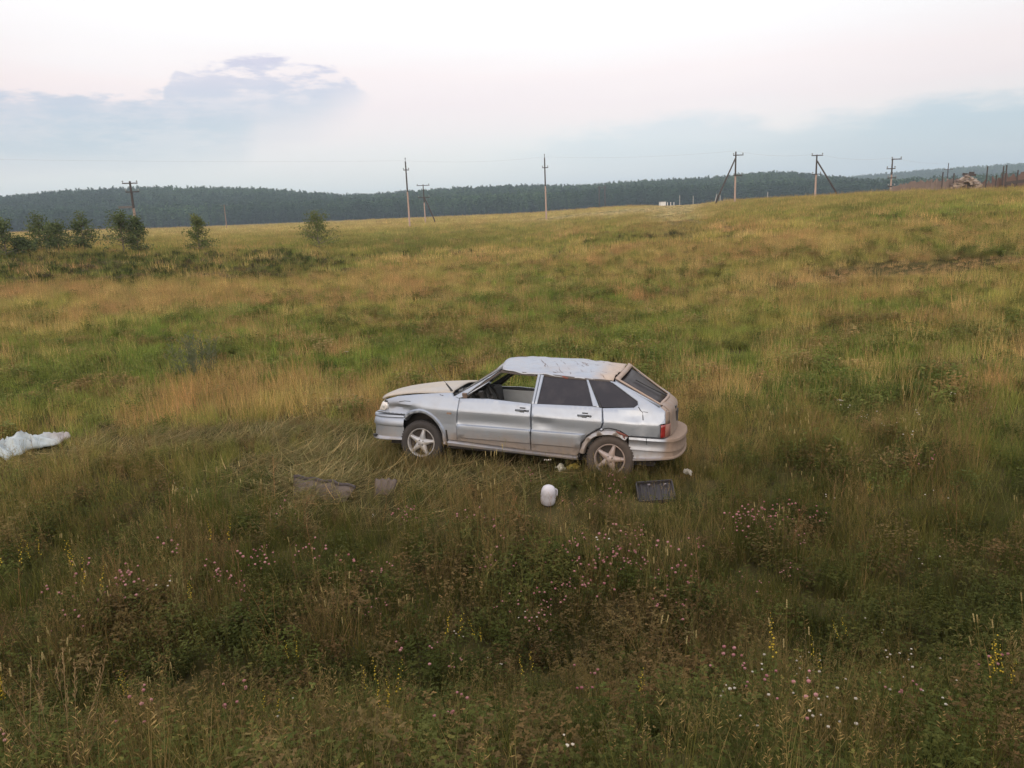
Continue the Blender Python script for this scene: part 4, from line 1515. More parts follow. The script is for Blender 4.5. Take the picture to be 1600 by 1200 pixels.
    archF = [(1.468, .610), (1.40, .672), (1.30, .708), (1.20, .712), (1.09, .668), (.985, .575), (.915, .46), (.89, .33), (.886, .285)]
    archR = [(-.868, .33), (-.905, .45), (-.975, .545), (-1.07, .600), (-1.23, .625), (-1.34, .608), (-1.435, .560)]
    fender = [(.744, .352), (.738, .44), (.744, .60), (.734, .76), (.726, .892), (.815, .915), (.845, .953), (1.009, .940), (1.341, .902), (1.60, .862), (1.77, .806),
              (1.725, .778), (1.722, .70), (1.765, .664), (1.88, .655), (1.905, .632), (1.47, .634)] + archF + [(.87, .285), (.858, .352)]
    fdoor = [(.738, .350), (-.236, .303), (-.234, .55), (-.228, .73), (-.220, .888), (.343, .912), (.57, .902), (.722, .893), (.730, .76), (.740, .60), (.734, .44)]
    rdoor = [(-.247, .302), (-.82, .289), (-.852, .33), (-.872, .452), (-.945, .553), (-1.05, .628), (-1.114, .665), (-1.132, .726), (-1.108, .897), (-.997, .908), (-.296, .892), (-.231, .886), (-.240, .73), (-.245, .55)]
    quarter = [(-1.117, .896), (-1.142, .726), (-1.124, .660), (-1.07, .622), (-1.23, .640), (-1.345, .622), (-1.44, .585), (-1.60, .588), (-1.822, .590), (-1.822, .752), (-1.872, .768), (-1.862, .905),
               (-1.792, .955), (-1.52, 1.083), (-1.245, 1.206), (-1.165, 1.216), (-1.30, 1.136), (-1.525, 1.0), (-1.536, .963), (-1.49, .926)]
    apillar = [(.805, .912), (.735, .893), (.690, .905), (.475, 1.090), (.262, 1.262), (.215, 1.294), (.45, 1.135)]
    toprail = [(.258, 1.260), (.235, 1.240), (.02, 1.224), (-.225, 1.218), (-.225, 1.258), (-.02, 1.262), (.208, 1.288)]
    aseal = [(.688, .907), (.640, .905), (.455, 1.062), (.240, 1.238), (.258, 1.258), (.470, 1.085)]
    bpillar_f = [(-.226, .892), (-.252, 1.245), (-.285, 1.244), (-.256, .891)]
    bpillar_r = [(-.262, .891), (-.291, 1.244), (-.330, 1.240), (-.298, .894)]
    cframe = [(-.995, .910), (-1.075, .902), (-.900, 1.214), (-.876, 1.216)]
    cstripe = [(-1.079, .902), (-1.106, .902), (-.912, 1.214), (-.904, 1.214)]
    rrail = [(-.291, 1.244), (-.33, 1.226), (-.60, 1.212), (-.876, 1.206), (-1.165, 1.204), (-1.20, 1.226), (-.75, 1.236), (-.291, 1.262)]
    win_r = [(-.334, 1.236), (-.300, .894), (-.992, .910), (-.880, 1.212), (-.60, 1.22)]
    win_q = [(-.912, 1.212), (-1.165, 1.210), (-1.30, 1.13), (-1.520, 1.0), (-1.530, .963), (-1.488, .930), (-1.108, .906)]

    for side in (1, -1):
        near = side > 0
        yfun = ydent if near else yb
        fe = panel('front_fender', fender, paint, side=side, yf=yfun)
        sm = MB(); sm.box((.845, side * .812, .700), (.062, .012, .024)); sm.build('side_marker', amber, fe)
        # crumpled arch lips
        def lip(nm, arc, mat, w, bulge, cx, cz):
            rows = []
            A = dense([(*p, 0) for p in arc], 4)
            for k, p in enumerate(A):
                x, z = p[0], p[1]
                dx, dz = cx - x, cz - z; L = math.hypot(dx, dz)
                ux, uz = dx / L, dz / L
                wob = .005 * math.sin(k * 1.7) if near else 0
                rows.append([(x - ux * .016, side * (yb(x, z) - .004), z - uz * .016), (x + ux * .004, side * (yb(x, z) + bulge + wob), z + uz * .004), (x + ux * w * .7, side * (yb(x, z) + bulge * .9 + wob), z + uz * w * .7),
                             (x + ux * w, side * (yb(x, z) + bulge * .2), z + uz * w), (x + ux * w, side * (yb(x, z) - .10), z + uz * w)])
            return loft(nm, rows, mat, fe if nm == 'arch_lip' else None)
        o = lip('arch_lip', [(1.475, .585)] + archF, paint, .040, .022, 1.18, .30)
        d = panel('front_door', fdoor, paint_door, side=side, yf=yfun)
        panel('window_frame', apillar, paint, d, side=side, yf=yfun, depth=.045)
        panel('shaded_rail', toprail, seal_shade, d, side=side, yf=yfun, depth=.05, off=-.014)  # shadow under the roof edge put into the rail's dark colour
        panel('window_seal', aseal, seal_shade, d, side=side, yf=yfun, depth=.04, off=-.014)
        panel('door_pillar', bpillar_f, paint, d, side=side, yf=yfun, depth=.05)
        d2 = panel('rear_door', rdoor, paint_door, side=side, yf=yfun)
        if near: d2['label'] = 'rear door with a crease under its handle'
        panel('door_pillar', bpillar_r, paint, d2, side=side, yf=yfun, depth=.05)
        panel('window_frame', cframe, paint, d2, side=side, yf=yfun, depth=.05)
        panel('window_seal', cstripe, black, d2, side=side, yf=yfun, depth=.05, off=-.004)
        panel('shaded_rail', rrail, seal_shade, d2, side=side, yf=yfun, depth=.05, off=-.012)  # rear rail darkened the same way for the roof-edge shade
        panel('window_glass', win_r, tint_g, d2, side=side, yf=yb, depth=.006, off=-.022, roll=0)
        q = panel('quarter_panel', quarter, paint, side=side, yf=yfun, depth=.05)
        panel('quarter_window', win_q, tint_g, q, side=side, yf=yb, depth=.006, off=-.016, roll=0)
        fe_keep = fe
        rows = []
        A = dense([(*p, 0) for p in archR], 5)
        for k, p in enumerate(A):
            x, z = p[0], p[1]; dx, dz = -1.235 - x, .28 - z; L = math.hypot(dx, dz); ux, uz = dx / L, dz / L
            wob = (.012 * math.sin(k * 1.3) * math.sin(k * .5)) if near else 0
            rows.append([(x - ux * .020, side * (yb(x, z) - .012), z - uz * .020), (x, side * (yb(x, z) + .014 + wob), z + .4 * wob), (x + ux * .035, side * (yb(x, z) + .016 - wob), z + uz * .035),
                         (x + ux * .050, side * (yb(x, z) - .01), z + uz * .050), (x + ux * .05, side * (yb(x, z) - .10), z + uz * .05)])
        al = loft('arch_lip', rows, silver_mat('torn_lip_paint', 1.0, .2, (.34, .27, .22), 12.3) if near else paint, q)
        if near: al['label'] = 'torn muddy rear arch lip'
        # sill
        rows = []
        for x in np.linspace(.858, -.84, 24):
            zt = np.interp(x, [-.84, -.246, .86], [.284, .297, .350]); zb = np.interp(x, [-.84, -.246, .86], [.232, .246, .272])
            wv = .004 * math.sin(x * 23) if near else 0
            zm = zb + (zt - zb) * .62
            rows.append([(x, side * .755, zt + .004), (x, side * (.800 + wv), zt - .012), (x, side * (.815 + wv), zm), (x, side * (.806 + wv), zb + .012), (x, side * .775, zb), (x, side * .60, zb - .02)])
        loft('sill', rows, silver_mat('sill_paint', .35, .25, (.36, .275, .21), 8.8) if near else paint)
        # door handles: dark recess, silver pull
        for (dr, hx, hz) in ((d, -.115, .800), (d2, -.905, .792)):
            y = yb(hx, hz)
            tilt = (side * R_(-18), 0, 0)
            r = MB(); r.box((hx, side * (y + .001), hz), (.175, .010, .024), tilt); r.box((hx - .005, side * (y - .006), hz + .034), (.070, .008, .012), tilt); r.box((hx, side * (y + .003), hz - .020), (.060, .008, .016), tilt)
            h = r.build('door_handle', black, dr)
            r = MB(); r.box((hx + .025, side * (y + .010), hz - .001), (.105, .014, .013), tilt); r.box((hx - .070, side * (y + .008), hz), (.022, .014, .016), tilt)
            r.build('pull', paint, h)
    # --- bumpers
    def bumper(nm, plan, prof, mat):
        pl = dense([(*p, 0) for p in plan], 4)
        pts = [(p[0], p[1]) for p in pl]
        full = pts + [(x, -y) for x, y in reversed(pts[:-1])]
        s = 1 if plan[-1][0] > 0 else -1
        rows = []
        for k, (x, y) in enumerate(full):
            a = full[max(k - 1, 0)]; b = full[min(k + 1, len(full) - 1)]
            tx, ty = b[0] - a[0], b[1] - a[1]; L = math.hypot(tx, ty) + 1e-9
            nx, ny = -ty / L * 1, tx / L
            if nx * x + ny * y < 0: nx, ny = -nx, -ny
            u = abs(x) / abs(plan[-1][0])
            f = (abs(x) - abs(plan[0][0])) / (abs(plan[-1][0]) - abs(plan[0][0]))
            rows.append([(x + nx * o, y + ny * o, z + dz * f) for (o, z, dz) in prof])
        return loft(nm, rows, mat)
    fb = bumper('front_bumper', [(1.485, .785), (1.72, .782), (1.87, .735), (1.965, .64), (2.02, .45), (2.05, .2), (2.06, 0)],
                [(-.16, .628, -.012), (-.03, .628, -.012), (0, .618, -.015), (.006, .598, -.02), (-.012, .582, -.02), (.006, .555, -.02), (.014, .50, -.01), (.010, .478, -.01), (-.006, .465, -.005), (-.010, .40, -.01), (-.012, .335, -.02), (.010, .318, -.03), (.012, .300, -.03), (-.02, .288, -.03), (-.12, .284, -.03)], paint_bump)
    q = MB(); q.box((1.925, .705, .315), (.05, .05, .035), (0, 0, -.7)); q.build('broken_corner', black, fb)
    rb = bumper('rear_bumper', [(-1.455, .775), (-1.72, .772), (-1.90, .735), (-1.99, .65), (-2.045, .45), (-2.07, .2), (-2.075, 0)],
                [(-.15, .585, .0), (-.02, .585, .0), (.006, .572, .0), (.012, .545, .0), (-.004, .515, .0), (.0, .45, .0), (.006, .430, .0), (.006, .422, 0), (-.006, .415, .0), (-.008, .34, .03), (-.004, .318, .05), (.012, .305, .055), (.012, .285, .06), (-.02, .268, .065), (-.12, .262, .065)], paint_rbump)
    # --- hood, sprung open a little
    rows = []
    for s in np.linspace(0, 1, 15):
        L = [(1.850, .866), (1.685, .890), (1.367, .930), (1.027, .955), (.845, .964)]
        xs = [p[0] for p in L][::-1]; zs = [p[1] for p in L][::-1]
        x = 1.846 + (.845 - 1.846) * s
        z = float(np.interp(x, xs, zs)) - .012 * math.exp(-((x - 1.86) / .05) ** 2)
        row = []
        for v in np.linspace(1, -1, 17):
            bow = (1 - abs(v) ** 2.2)
            fx = .085 * (1 - v * v) * (1 - s) ** 2
            dnt = .012 * math.sin(5 * v + 7 * s) * (1 - abs(v)) * s
            edge = -.016 if abs(v) > .97 else 0
            row.append((x + fx - .05 * (1 - s) * 0, v * (.700 - .03 * (1 - s)), z + .050 * bow * (.45 + .55 * s) + dnt + edge - .035 * (1 - s) ** 6))
        rows.append(row)
    hd = loft('hood', rows, paint_hood, solid=.016)
    hd['label'] = 'dusty hood sprung up with a dark gap below'
    # grille and lamps
    q = MB(); q.box((1.875, 0, .715), (.03, .86, .12)); q.box((1.90, 0, .715), (.02, .80, .03)); q.build('grille', black, car)
    for s in (1, -1):
        lens = loft('headlight', [[(1.868, s * .690, .668), (1.90, s * .60, .670), (1.915, s * .42, .672)], [(1.842, s * .710, .700), (1.885, s * .61, .725), (1.90, s * .42, .728)],
                                  [(1.822, s * .712, .760), (1.855, s * .61, .785), (1.872, s * .42, .79)], [(1.80, s * .706, .782), (1.82, s * .60, .805), (1.835, s * .42, .81)]], lampclr)
        side_l = panel('lens_side', [(1.855, .668), (1.765, .668), (1.728, .705), (1.731, .772), (1.805, .778)], lampclr, lens, side=s, yf=yb, off=.004, depth=.03)
        q = MB(); q.lathe([(0, 0), (.030, .003), (.046, .012), (.05, .02)], 14, Matrix.Translation((1.765, s * (yb(1.765, .72) + .004), .722)) @ Matrix.Rotation(R_(-90 * s), 4, 'X') @ Matrix.Scale(-1, 4, (0, 0, 1)))
        q.build('reflector', lamp_m, lens, True)
    # --- windscreen, cowl, wipers, antenna
    rows = []
    for s in np.linspace(0, 1, 8):
        row = []
        for v in np.linspace(1, -1, 11):
            x = (.80 + .06 * (1 - v * v)) * (1 - s) + (.225 + .07 * (1 - v * v)) * s
            y = v * (.700 * (1 - s) + .575 * s)
            zt = 1.292 + .075 * (1 - v) / 2 + .03 * (1 - v * v)
            z = .925 * (1 - s) + zt * s + .01 * (1 - v * v)
            row.append((x, y, z))
        rows.append(row)
    loft('windscreen', rows, wind_g, solid=.006)
    q = MB(); q.box((.80, 0, .925), (.14, 1.30, .03)); q.box((.80, .50, .955), (.05, .30, .045), (0, .2, .3)); q.tube([(.83, .42, .965), (.70, .10, 1.0)], .012, 6); q.tube([(.83, -.2, .965), (.70, -.55, 1.0)], .012, 6)
    q.build('cowl', black, car)
    ant = MB(); ant.tube([(.862, .655, .945), (.885, .655, .985), (.955, .65, 1.06)], [.020, .014, .010], 7); ant.tube([(.955, .65, 1.06), (1.21, .645, 1.335)], .0028, 5)
    ant.build('antenna', black, car)
    # --- crushed roof
    Lx = [.215, .10, -.023, -.263, -.50, -.74, -.98, -1.205]
    Lz = [1.298, 1.281, 1.270, 1.264, 1.254, 1.243, 1.234, 1.236]
    Rz_ = [1.352, 1.362, 1.366, 1.372, 1.366, 1.358, 1.350, 1.336]
    rows = []
    for s in np.linspace(0, 1, 34):
        xl = .215 + (-1.205 - .215) * s
        row = []
        for v in np.linspace(0, 1, 25):
            x = xl + .085 * math.sin(math.pi * min(1, v * 1.15)) * (1 - s) ** 2 + (-.035 * math.sin(math.pi * v)) * s
            y = .590 - 1.14 * v
            zl = float(np.interp(xl, Lx[::-1], Lz[::-1])) + .007 * math.sin(xl * 13) + .004 * math.sin(xl * 31); zr = float(np.interp(xl, Lx[::-1], Rz_[::-1]))
            z = zl * (1 - v) + zr * v + .052 * math.sin(math.pi * v) * (1 - .35 * s)
            z += .012 * math.exp(-((v - .10) / .05) ** 2)                              # folded rail
            z -= .010 * math.exp(-((v - .16) / .045) ** 2)
            k = (fbm(np.array(x * 3.1 + 8), np.array(y * 3.1 + 3), 3) - .5) * 2
            kk = 1 - abs(fbm(np.array(x * 2.3 + 2 * v + 40), np.array(y * 2.6 - x * 1.5 + 7), 2) - .5) * 4
            z += .013 * float(k) * (1 if .05 < v < .97 else .3) + (.034 * float(kk) - .014) * (1 if .08 < v < .95 else 0) * min(1, s * 3) - .022 * math.exp(-((xl + .42 - .25 * v) / .07) ** 2) * math.sin(math.pi * v) + .014 * math.exp(-((xl + .30 - .45 * v) / .03) ** 2) * math.sin(math.pi * v)
            if v == 0: z -= .020; y += .004
            row.append((x, y, z))
        rows.append(row)
    rf = loft('roof', rows, paint_roof, solid=.012, angle=60)
    rf['label'] = 'crushed and scratched roof'
    # rail under the roof edge, both sides (coloured dark for the shade there)
    # scratches: thin torn lines that follow the roof skin
    def roofpt(s, v, up=.010):
        i = s * 33; j = v * 24
        i0, j0 = int(min(i, 32)), int(min(j, 23)); a, b = i - i0, j - j0
        q = lambda m, n: np.array(rows[m][n])
        p = (q(i0, j0) * (1 - a) + q(i0 + 1, j0) * a) * (1 - b) + (q(i0, j0 + 1) * (1 - a) + q(i0 + 1, j0 + 1) * a) * b
        return Vector(p) + Vector((0, 0, up))
    sc = MB()
    for (s0, v0, s1, v1, w) in ((.24, .62, .40, .20, .006), (.38, .55, .55, .05, .005), (.42, .60, .56, .30, .004), (.33, .38, .36, .25, .010), (.44, .16, .49, .10, .011), (.46, .22, .56, .04, .004),
                                (.50, .70, .66, .42, .005), (.60, .62, .84, .52, .005), (.62, .60, .70, .45, .008), (.55, .95, .95, .60, .004), (.74, .35, .80, .12, .004), (.83, .30, .90, .24, .004), (.58, .20, .62, .05, .005), (.86, .10, .93, .02, .008), (.66, .28, .70, .2, .004)):
        pts = [roofpt(s0 + (s1 - s0) * k / 8 + U(-.008, .008), v0 + (v1 - v0) * k / 8 + U(-.012, .012), .0065) for k in range(9)]
        sc.tube(pts, [.55 * w * (.25 + .75 * math.sin(math.pi * (k + .5) / 9)) * U(.5, 1.1) for k in range(9)], 5)
    sc.build('scratches', scratch_m, rf, True)
    dl = MB()
    dl.tube([roofpt(.52 + .12 * k / 8, .005 + .004 * math.sin(k), .0) for k in range(9)], [.004, .009, .012, .016, .014, .012, .012, .008, .004], 6)
    dl.build('bent_rail_trim', redrust, rf, True)
    # --- tailgate
    ty = .555
    TL, TR = (-1.222, ty, 1.238), (-1.222, -ty, 1.338)
    BL, BR = (-1.790, ty + .01, .945), (-1.790, -ty - .01, .945)

    def quad(a, b, c, d, nu=6, nv=8, bow=(0, 0, 0)):
        a, b, c, d = map(np.array, (a, b, c, d)); rr = []
        for i in range(nu + 1):
            s = i / nu; row = []
            for j in range(nv + 1):
                t_ = j / nv
                row.append((a * (1 - t_) + b * t_) * (1 - s) + (d * (1 - t_) + c * t_) * s + np.array(bow) * math.sin(math.pi * t_))
            rr.append(row)
        return rr
    bw = (-.030, 0, .022)
    tg_rows = quad(TL, TR, BR, BL, 6, 10, bw)
    # frame as a ring round the pane
    a, b, c, d = map(np.array, (TL, TR, BR, BL))
    def ip(s, t_):
        return (a * (1 - t_) + b * t_) * (1 - s) + (d * (1 - t_) + c * t_) * s + np.array(bw) * math.sin(math.pi * t_)
    ss_, tt_ = [0, .03, .085, .13], [0, .02, .05, .075]
    grid = [[ip(s, t_) for t_ in (0, .008, .026, .2, .35, .5, .65, .8, .968, .99, 1)] for s in (0, .03, .080, .35, .6, .965, .985, 1)]
    V, F = [], []
    nrm = np.cross(b - a, d - a); nrm /= np.linalg.norm(nrm)
    if nrm[2] < 0: nrm = -nrm
    nS, nT = 8, 11
    for i in range(nS):
        for j in range(nT):
            inner = 2 <= i <= 5 and 2 <= j <= 8
            outer = i in (0, 7) or j in (0, 10)
            V.append(grid[i][j] + nrm * (.0 if outer else (.006 if not inner else .002)))
    for i in range(nS - 1):
        for j in range(nT - 1):
            if 2 <= i < 5 and 2 <= j < 8: continue
            F.append((i * nT + j, i * nT + j + 1, (i + 1) * nT + j + 1, (i + 1) * nT + j))
    tg = pydata('tailgate', V, F, rust, car, True, 40)
    md = tg.modifiers.new('thickness', 'SOLIDIFY'); md.thickness = .02; md.offset = -1
    tg['label'] = 'muddy tailgate'
    pane = [[ip(s, t_) - nrm * .006 for t_ in np.linspace(.018, .982, 9)] for s in np.linspace(.066, .978, 7)]
    loft('rear_window', pane, rear_g, tg, solid=.006)
    wp = MB(); wp.tube([ip(.96, .52) + nrm * .03, ip(.62, .40) + nrm * .02, ip(.30, .34) + nrm * .015], .008, 5); wp.build('wiper', black, tg)
    prof = [(-1.770, .962), (-1.800, .962), (-1.845, .938), (-1.895, .893), (-1.910, .860), (-1.905, .80), (-1.915, .70), (-1.925, .60), (-1.90, .575)]
    rr = []
    for v in np.linspace(1, -1, 15):
        y = v * .56; wv = -.020 * (1 - v * v)
        rr.append([(x + wv * (1 if k > 0 else .4), y, z + .012 * (1 - v * v) * (1 if k < 4 else 0)) for k, (x, z) in enumerate(prof)])
    loft('lower_panel', rr, paint_rear, tg, solid=.012, angle=50)
    q = MB(); q.box((-1.936, -.20, .735), (.012, .34, .16)); q.build('plate_recess', dark, tg)
    q = MB(); q.box((-1.925, .05, .880), (.03, .10, .035)); q.build('lock', black, tg)
    # tail lamps and the corner panels beside the tailgate
    for s in (1, -1):
        tl = loft('tail_light', [[(-1.826, s * .792 * .985, z), (-1.866, s * .745, z), (-1.895, s * .66, z), (-1.912, s * .565, z)] for z in (.592, .62, .67, .72, .748)], red_l, solid=.01)
        q = loft('lamp_cover', [[(-1.876, s * .738, z), (-1.903, s * .66, z), (-1.919, s * .568, z)] for z in (.594, .67, .746)], red_d, tl, solid=.004)
        loft('corner_panel', [[(-1.868, s * .735, .750), (-1.893, s * .65, .752), (-1.908, s * .566, .754)], [(-1.872, s * .73, .80), (-1.893, s * .65, .80), (-1.905, s * .566, .80)],
                              [(-1.862, s * .722, .90), (-1.890, s * .64, .888), (-1.900, s * .566, .880)], [(-1.80, s * .705, .950), (-1.815, s * .62, .950), (-1.82, s * .566, .950)]], paint_rear, solid=.01)
        # hatch side channel, closes the gap between quarter panel and tailgate
        loft('roof_channel', [[(-1.238, s * .612, 1.206 + (.0 if s > 0 else .09)), (-1.222, s * .552, 1.232 + (.0 if s > 0 else .09))], [(-1.52, s * .672, 1.083 + (.0 if s > 0 else .04)), (-1.50, s * .562, 1.092 + (.0 if s > 0 else .045))], [(-1.795, s * .722, .954), (-1.79, s * .567, .950)]], paint, solid=.01)
    # --- body tub
    q = MB(); q.box((0, 0, .235), (3.5, 1.16, .07)); q.box((0, 0, .26), (1.70, 1.50, .04)); q.box((1.40, 0, .46), (.80, 1.0, .40)); q.box((-1.45, 0, .42), (.86, 1.0, .30)); q.box((.80, 0, .58), (.03, 1.44, .62))
    for s in (1, -1):
        q.box((1.22, s * .60, .66), (.78, .30, .02)); q.box((-1.235, s * .60, .60), (.74, .30, .02)); q.box((1.20, s * .50, .48), (.8, .02, .36)); q.box((-1.235, s * .50, .46), (.76, .02, .32))
        q.box((1.62, s * .62, .48), (.02, .26, .30)); q.box((.80, s * .62, .44), (.02, .26, .34)); q.box((-1.62, s * .62, .44), (.02, .26, .30)); q.box((-.85, s * .62, .40), (.02, .26, .26))
        q.box((-1.50, s * .66, .74), (.75, .03, .34))
    q.box((-1.83, 0, .70), (.03, 1.36, .25)); q.box((1.80, 0, .66), (.05, 1.2, .24))
    q.build('underbody', dark, car)
    # dark lining behind the tinted glass
    q = MB(); q.box((-1.30, 0, .88), (.90, 1.28, .03)); q.build('parcel_shelf', black, car)
    # --- interior
    def seat(x, y, w):
        o = MB(); o.box((x + .05, y, .47), (.48, w, .17), (0, -.12, 0)); sobj = o.build('seat', grey, car)
        md = sobj.modifiers.new('soft', 'BEVEL'); md.width = .05; md.segments = 3
        o = MB(); o.box((x - .27, y, .78), (.14, w * .94, .56), (0, -.30, 0)); bo = o.build('backrest', grey, sobj); md = bo.modifiers.new('soft', 'BEVEL'); md.width = .05; md.segments = 3
        if w < 1:
            o = MB(); o.box((x - .37, y, 1.10), (.08, .26, .15), (0, -.25, 0)); ho = o.build('headrest', grey, sobj); md = ho.modifiers.new('soft', 'BEVEL'); md.width = .03; md.segments = 3
    seat(.02, .36, .50); seat(.06, -.36, .50); seat(-.80, 0, 1.24)
    q = MB(); q.box((.70, 0, .80), (.26, 1.34, .26), (0, .2, 0)); q.box((.62, .36, .93), (.20, .38, .07), (0, .1, 0)); ds = q.build('dashboard', black, car)
    md = ds.modifiers.new('soft', 'BEVEL'); md.width = .03; md.segments = 2
    mt = Matrix.Translation((.40, .36, .88)) @ Matrix.Rotation(R_(-62), 4, 'Y')
    ring = MB(); ring.tube([mt @ Vector((.185 * math.cos(k * .2618), .185 * math.sin(k * .2618), 0)) for k in range(25)], .016, 8, False)
    ring.tube([mt @ Vector((-.18, 0, 0)), mt @ Vector((.18, 0, 0))], .018, 6); ring.lathe([(0, .02), (.06, .02), (.07, -.02), (0, -.05)], 12, mt); ring.tube([mt @ Vector((0, 0, 0)), mt @ Vector((0, 0, -.3))], .03, 8)
    ring.build('steering_wheel', black, car, True, 40)
    q = MB(); q.box((.24, -.05, 1.19), (.04, .22, .06)); q.build('mirror', black, car)
    # door linings: the far one shows pale through the open window
    dr = [o for o in car.children if o.name.startswith('front_door')]
    for s, dd in ((1, dr[0]), (-1, dr[1])):
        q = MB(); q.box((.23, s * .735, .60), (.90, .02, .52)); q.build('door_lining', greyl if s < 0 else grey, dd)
    q = MB(); q.box((.66, .752, .935), (.06, .02, .07), (R_(-25), 0, 0)); q.build('mirror_base', skin_tan, dr[0])
    q = MB(); q.box((.44, .722, .955), (.05, .05, .10), (R_(-20), .2, 0)); q.build('broken_mirror', black, dr[0])
    q = MB(); q.tube([(.66, .742, .925), (.58, .725, .975), (.46, .690, 1.055), (.36, .665, 1.125)], [.004, .010, .011, .004], 6); q.build('bent_trim', paint, dr[0], True)
    # cracks and torn metal
    cr = MB()
    def crack(pts, w):
        P = []
        for i, (x, z) in enumerate(pts):
            P.append((x, ydent(x, z) + .001, z))
        cr.tube(P, [w * U(.6, 1.2) for _ in P], 5)
    crack([(-.862, .33), (-.885, .45), (-.955, .548), (-1.04, .615), (-1.09, .650), (-1.115, .612), (-1.15, .655), (-1.21, .668), (-1.30, .655), (-1.345, .645)], .007)
    crack([(-1.345, .645), (-1.40, .615), (-1.44, .59)], .011)
    crack([(-1.545, .94), (-1.57, .905), (-1.60, .88), (-1.605, .84), (-1.612, .79)], .005)
    crack([(-1.60, .89), (-1.66, .885)], .004)
    crack([(-1.66, .575), (-1.665, .54), (-1.67, .50)], .004)
    crack([(1.55, .80), (1.47, .815), (1.39, .815)], .005)
    crack([(1.0, .925), (.98, .92), (.95, .915)], .004)
    cr.build('cracks', crackm, car, True)
    rr_ = MB()
    rr_.tube([(-1.30, ydent(-1.30, .64) + .008, .638), (-1.35, ydent(-1.35, .62) + .014, .616), (-1.40, ydent(-1.4, .6) + .012, .600), (-1.45, ydent(-1.45, .59) + .006, .588)], [.006, .016, .012, .004], 6)
    rr_.tube([(-1.39, ydent(-1.39, .57) + .012, .585), (-1.41, ydent(-1.4, .55) + .015, .555)], [.01, .006], 6)
    o = rr_.build('torn_edge', redrust, car, True)
    # bumper gap torn at the side, mud flap behind the front wheel
    q = MB(); q.box((.87, .70, .37), (.02, .20, .22), (0, .15, 0)); q.build('mud_flap', dark, car)
    # --- wheels
    wheels = []
    for (x, y, dirty, steer) in ((1.23, .805, False, 0), (-1.235, .805, True, 0), (1.23, -.805, False, 0), (-1.235, -.805, True, 0)):
        s = 1 if y > 0 else -1
        w = bpy.data.objects.new('wheel', None); COL.objects.link(w); w.parent = car
        w.location = (x, y, .285); w.rotation_euler = (R_(-90 * s), U(0, 1) if not dirty else .35, 0)
        w.rotation_mode = 'XYZ'
        # local z points outwards
        tp = [(.188, -.01), (.205, .004), (.245, .008), (.268, .0), (.281, -.020), (.286, -.05), (.286, -.13), (.278, -.165), (.25, -.18), (.20, -.175), (.188, -.16)]
        tm = MB().lathe(tp, 40)
        to = tm.build('tyre', tyre_d if dirty else tyre_m, w, True, 50)
        tr_ = MB()
        for k in range(48):
            a = 2 * math.pi * k / 48
            tr_.box((.287 * math.cos(a), .287 * math.sin(a), -.09), (.010, .020, .13), (0, 0, a))
        tr_.build('tread', tyre_d if dirty else tyre_m, to)
        rm = rim_d if dirty else rim_m
        ri = MB().lathe([(.190, -.004), (.186, .002), (.176, -.002), (.170, -.025), (.165, -.10)], 40)
        ro = ri.build('rim', rm, w, True, 40)
        sp_ = MB()
        for k in range(5):
            a = 2 * math.pi * k / 5 + .31
            ca, sa = math.cos(a), math.sin(a)
            outl = [(.030, .050, -.012), (.075, .037, -.006), (.120, .027, -.008), (.155, .023, -.014), (.174, .028, -.018)]
            V, F = [], []
            for (r, hw, z) in outl:
                for (o_, dz) in ((-hw, -.012), (-hw * .35, .006), (hw * .35, .006), (hw, -.012)):
                    V.append((r * ca - o_ * sa, r * sa + o_ * ca, z + dz))
                for (o_, dz) in ((hw, -.035), (-hw, -.035)):
                    V.append((r * ca - o_ * sa, r * sa + o_ * ca, z + dz))
            for i in range(len(outl) - 1):
                for j in range(6):
                    F.append((i * 6 + j, i * 6 + (j + 1) % 6, (i + 1) * 6 + (j + 1) % 6, (i + 1) * 6 + j))
            sp_ = MB().add(V, F); sp_.build('spoke', rm, ro, True, 50)
        hb = MB().lathe([(0, .004), (.020, .004), (.030, .0), (.052, -.008), (.058, -.03)], 20); hb.build('hub', rm, ro, True, 40)
        dk = MB().lathe([(0, -.062), (.12, -.062), (.168, -.058)], 24); dk.build('brake_disc', rimdark, w)
        nuts = MB()
        for k in range(4):
            a = math.pi / 2 * k + .2; nuts.lathe([(0, .004), (.008, .003), (.009, -.01)], 6, Matrix.Translation((.036 * math.cos(a), .036 * math.sin(a), 0)))
        nuts.build('bolts', rimdark, ro)
    return car


CAR = build_car()

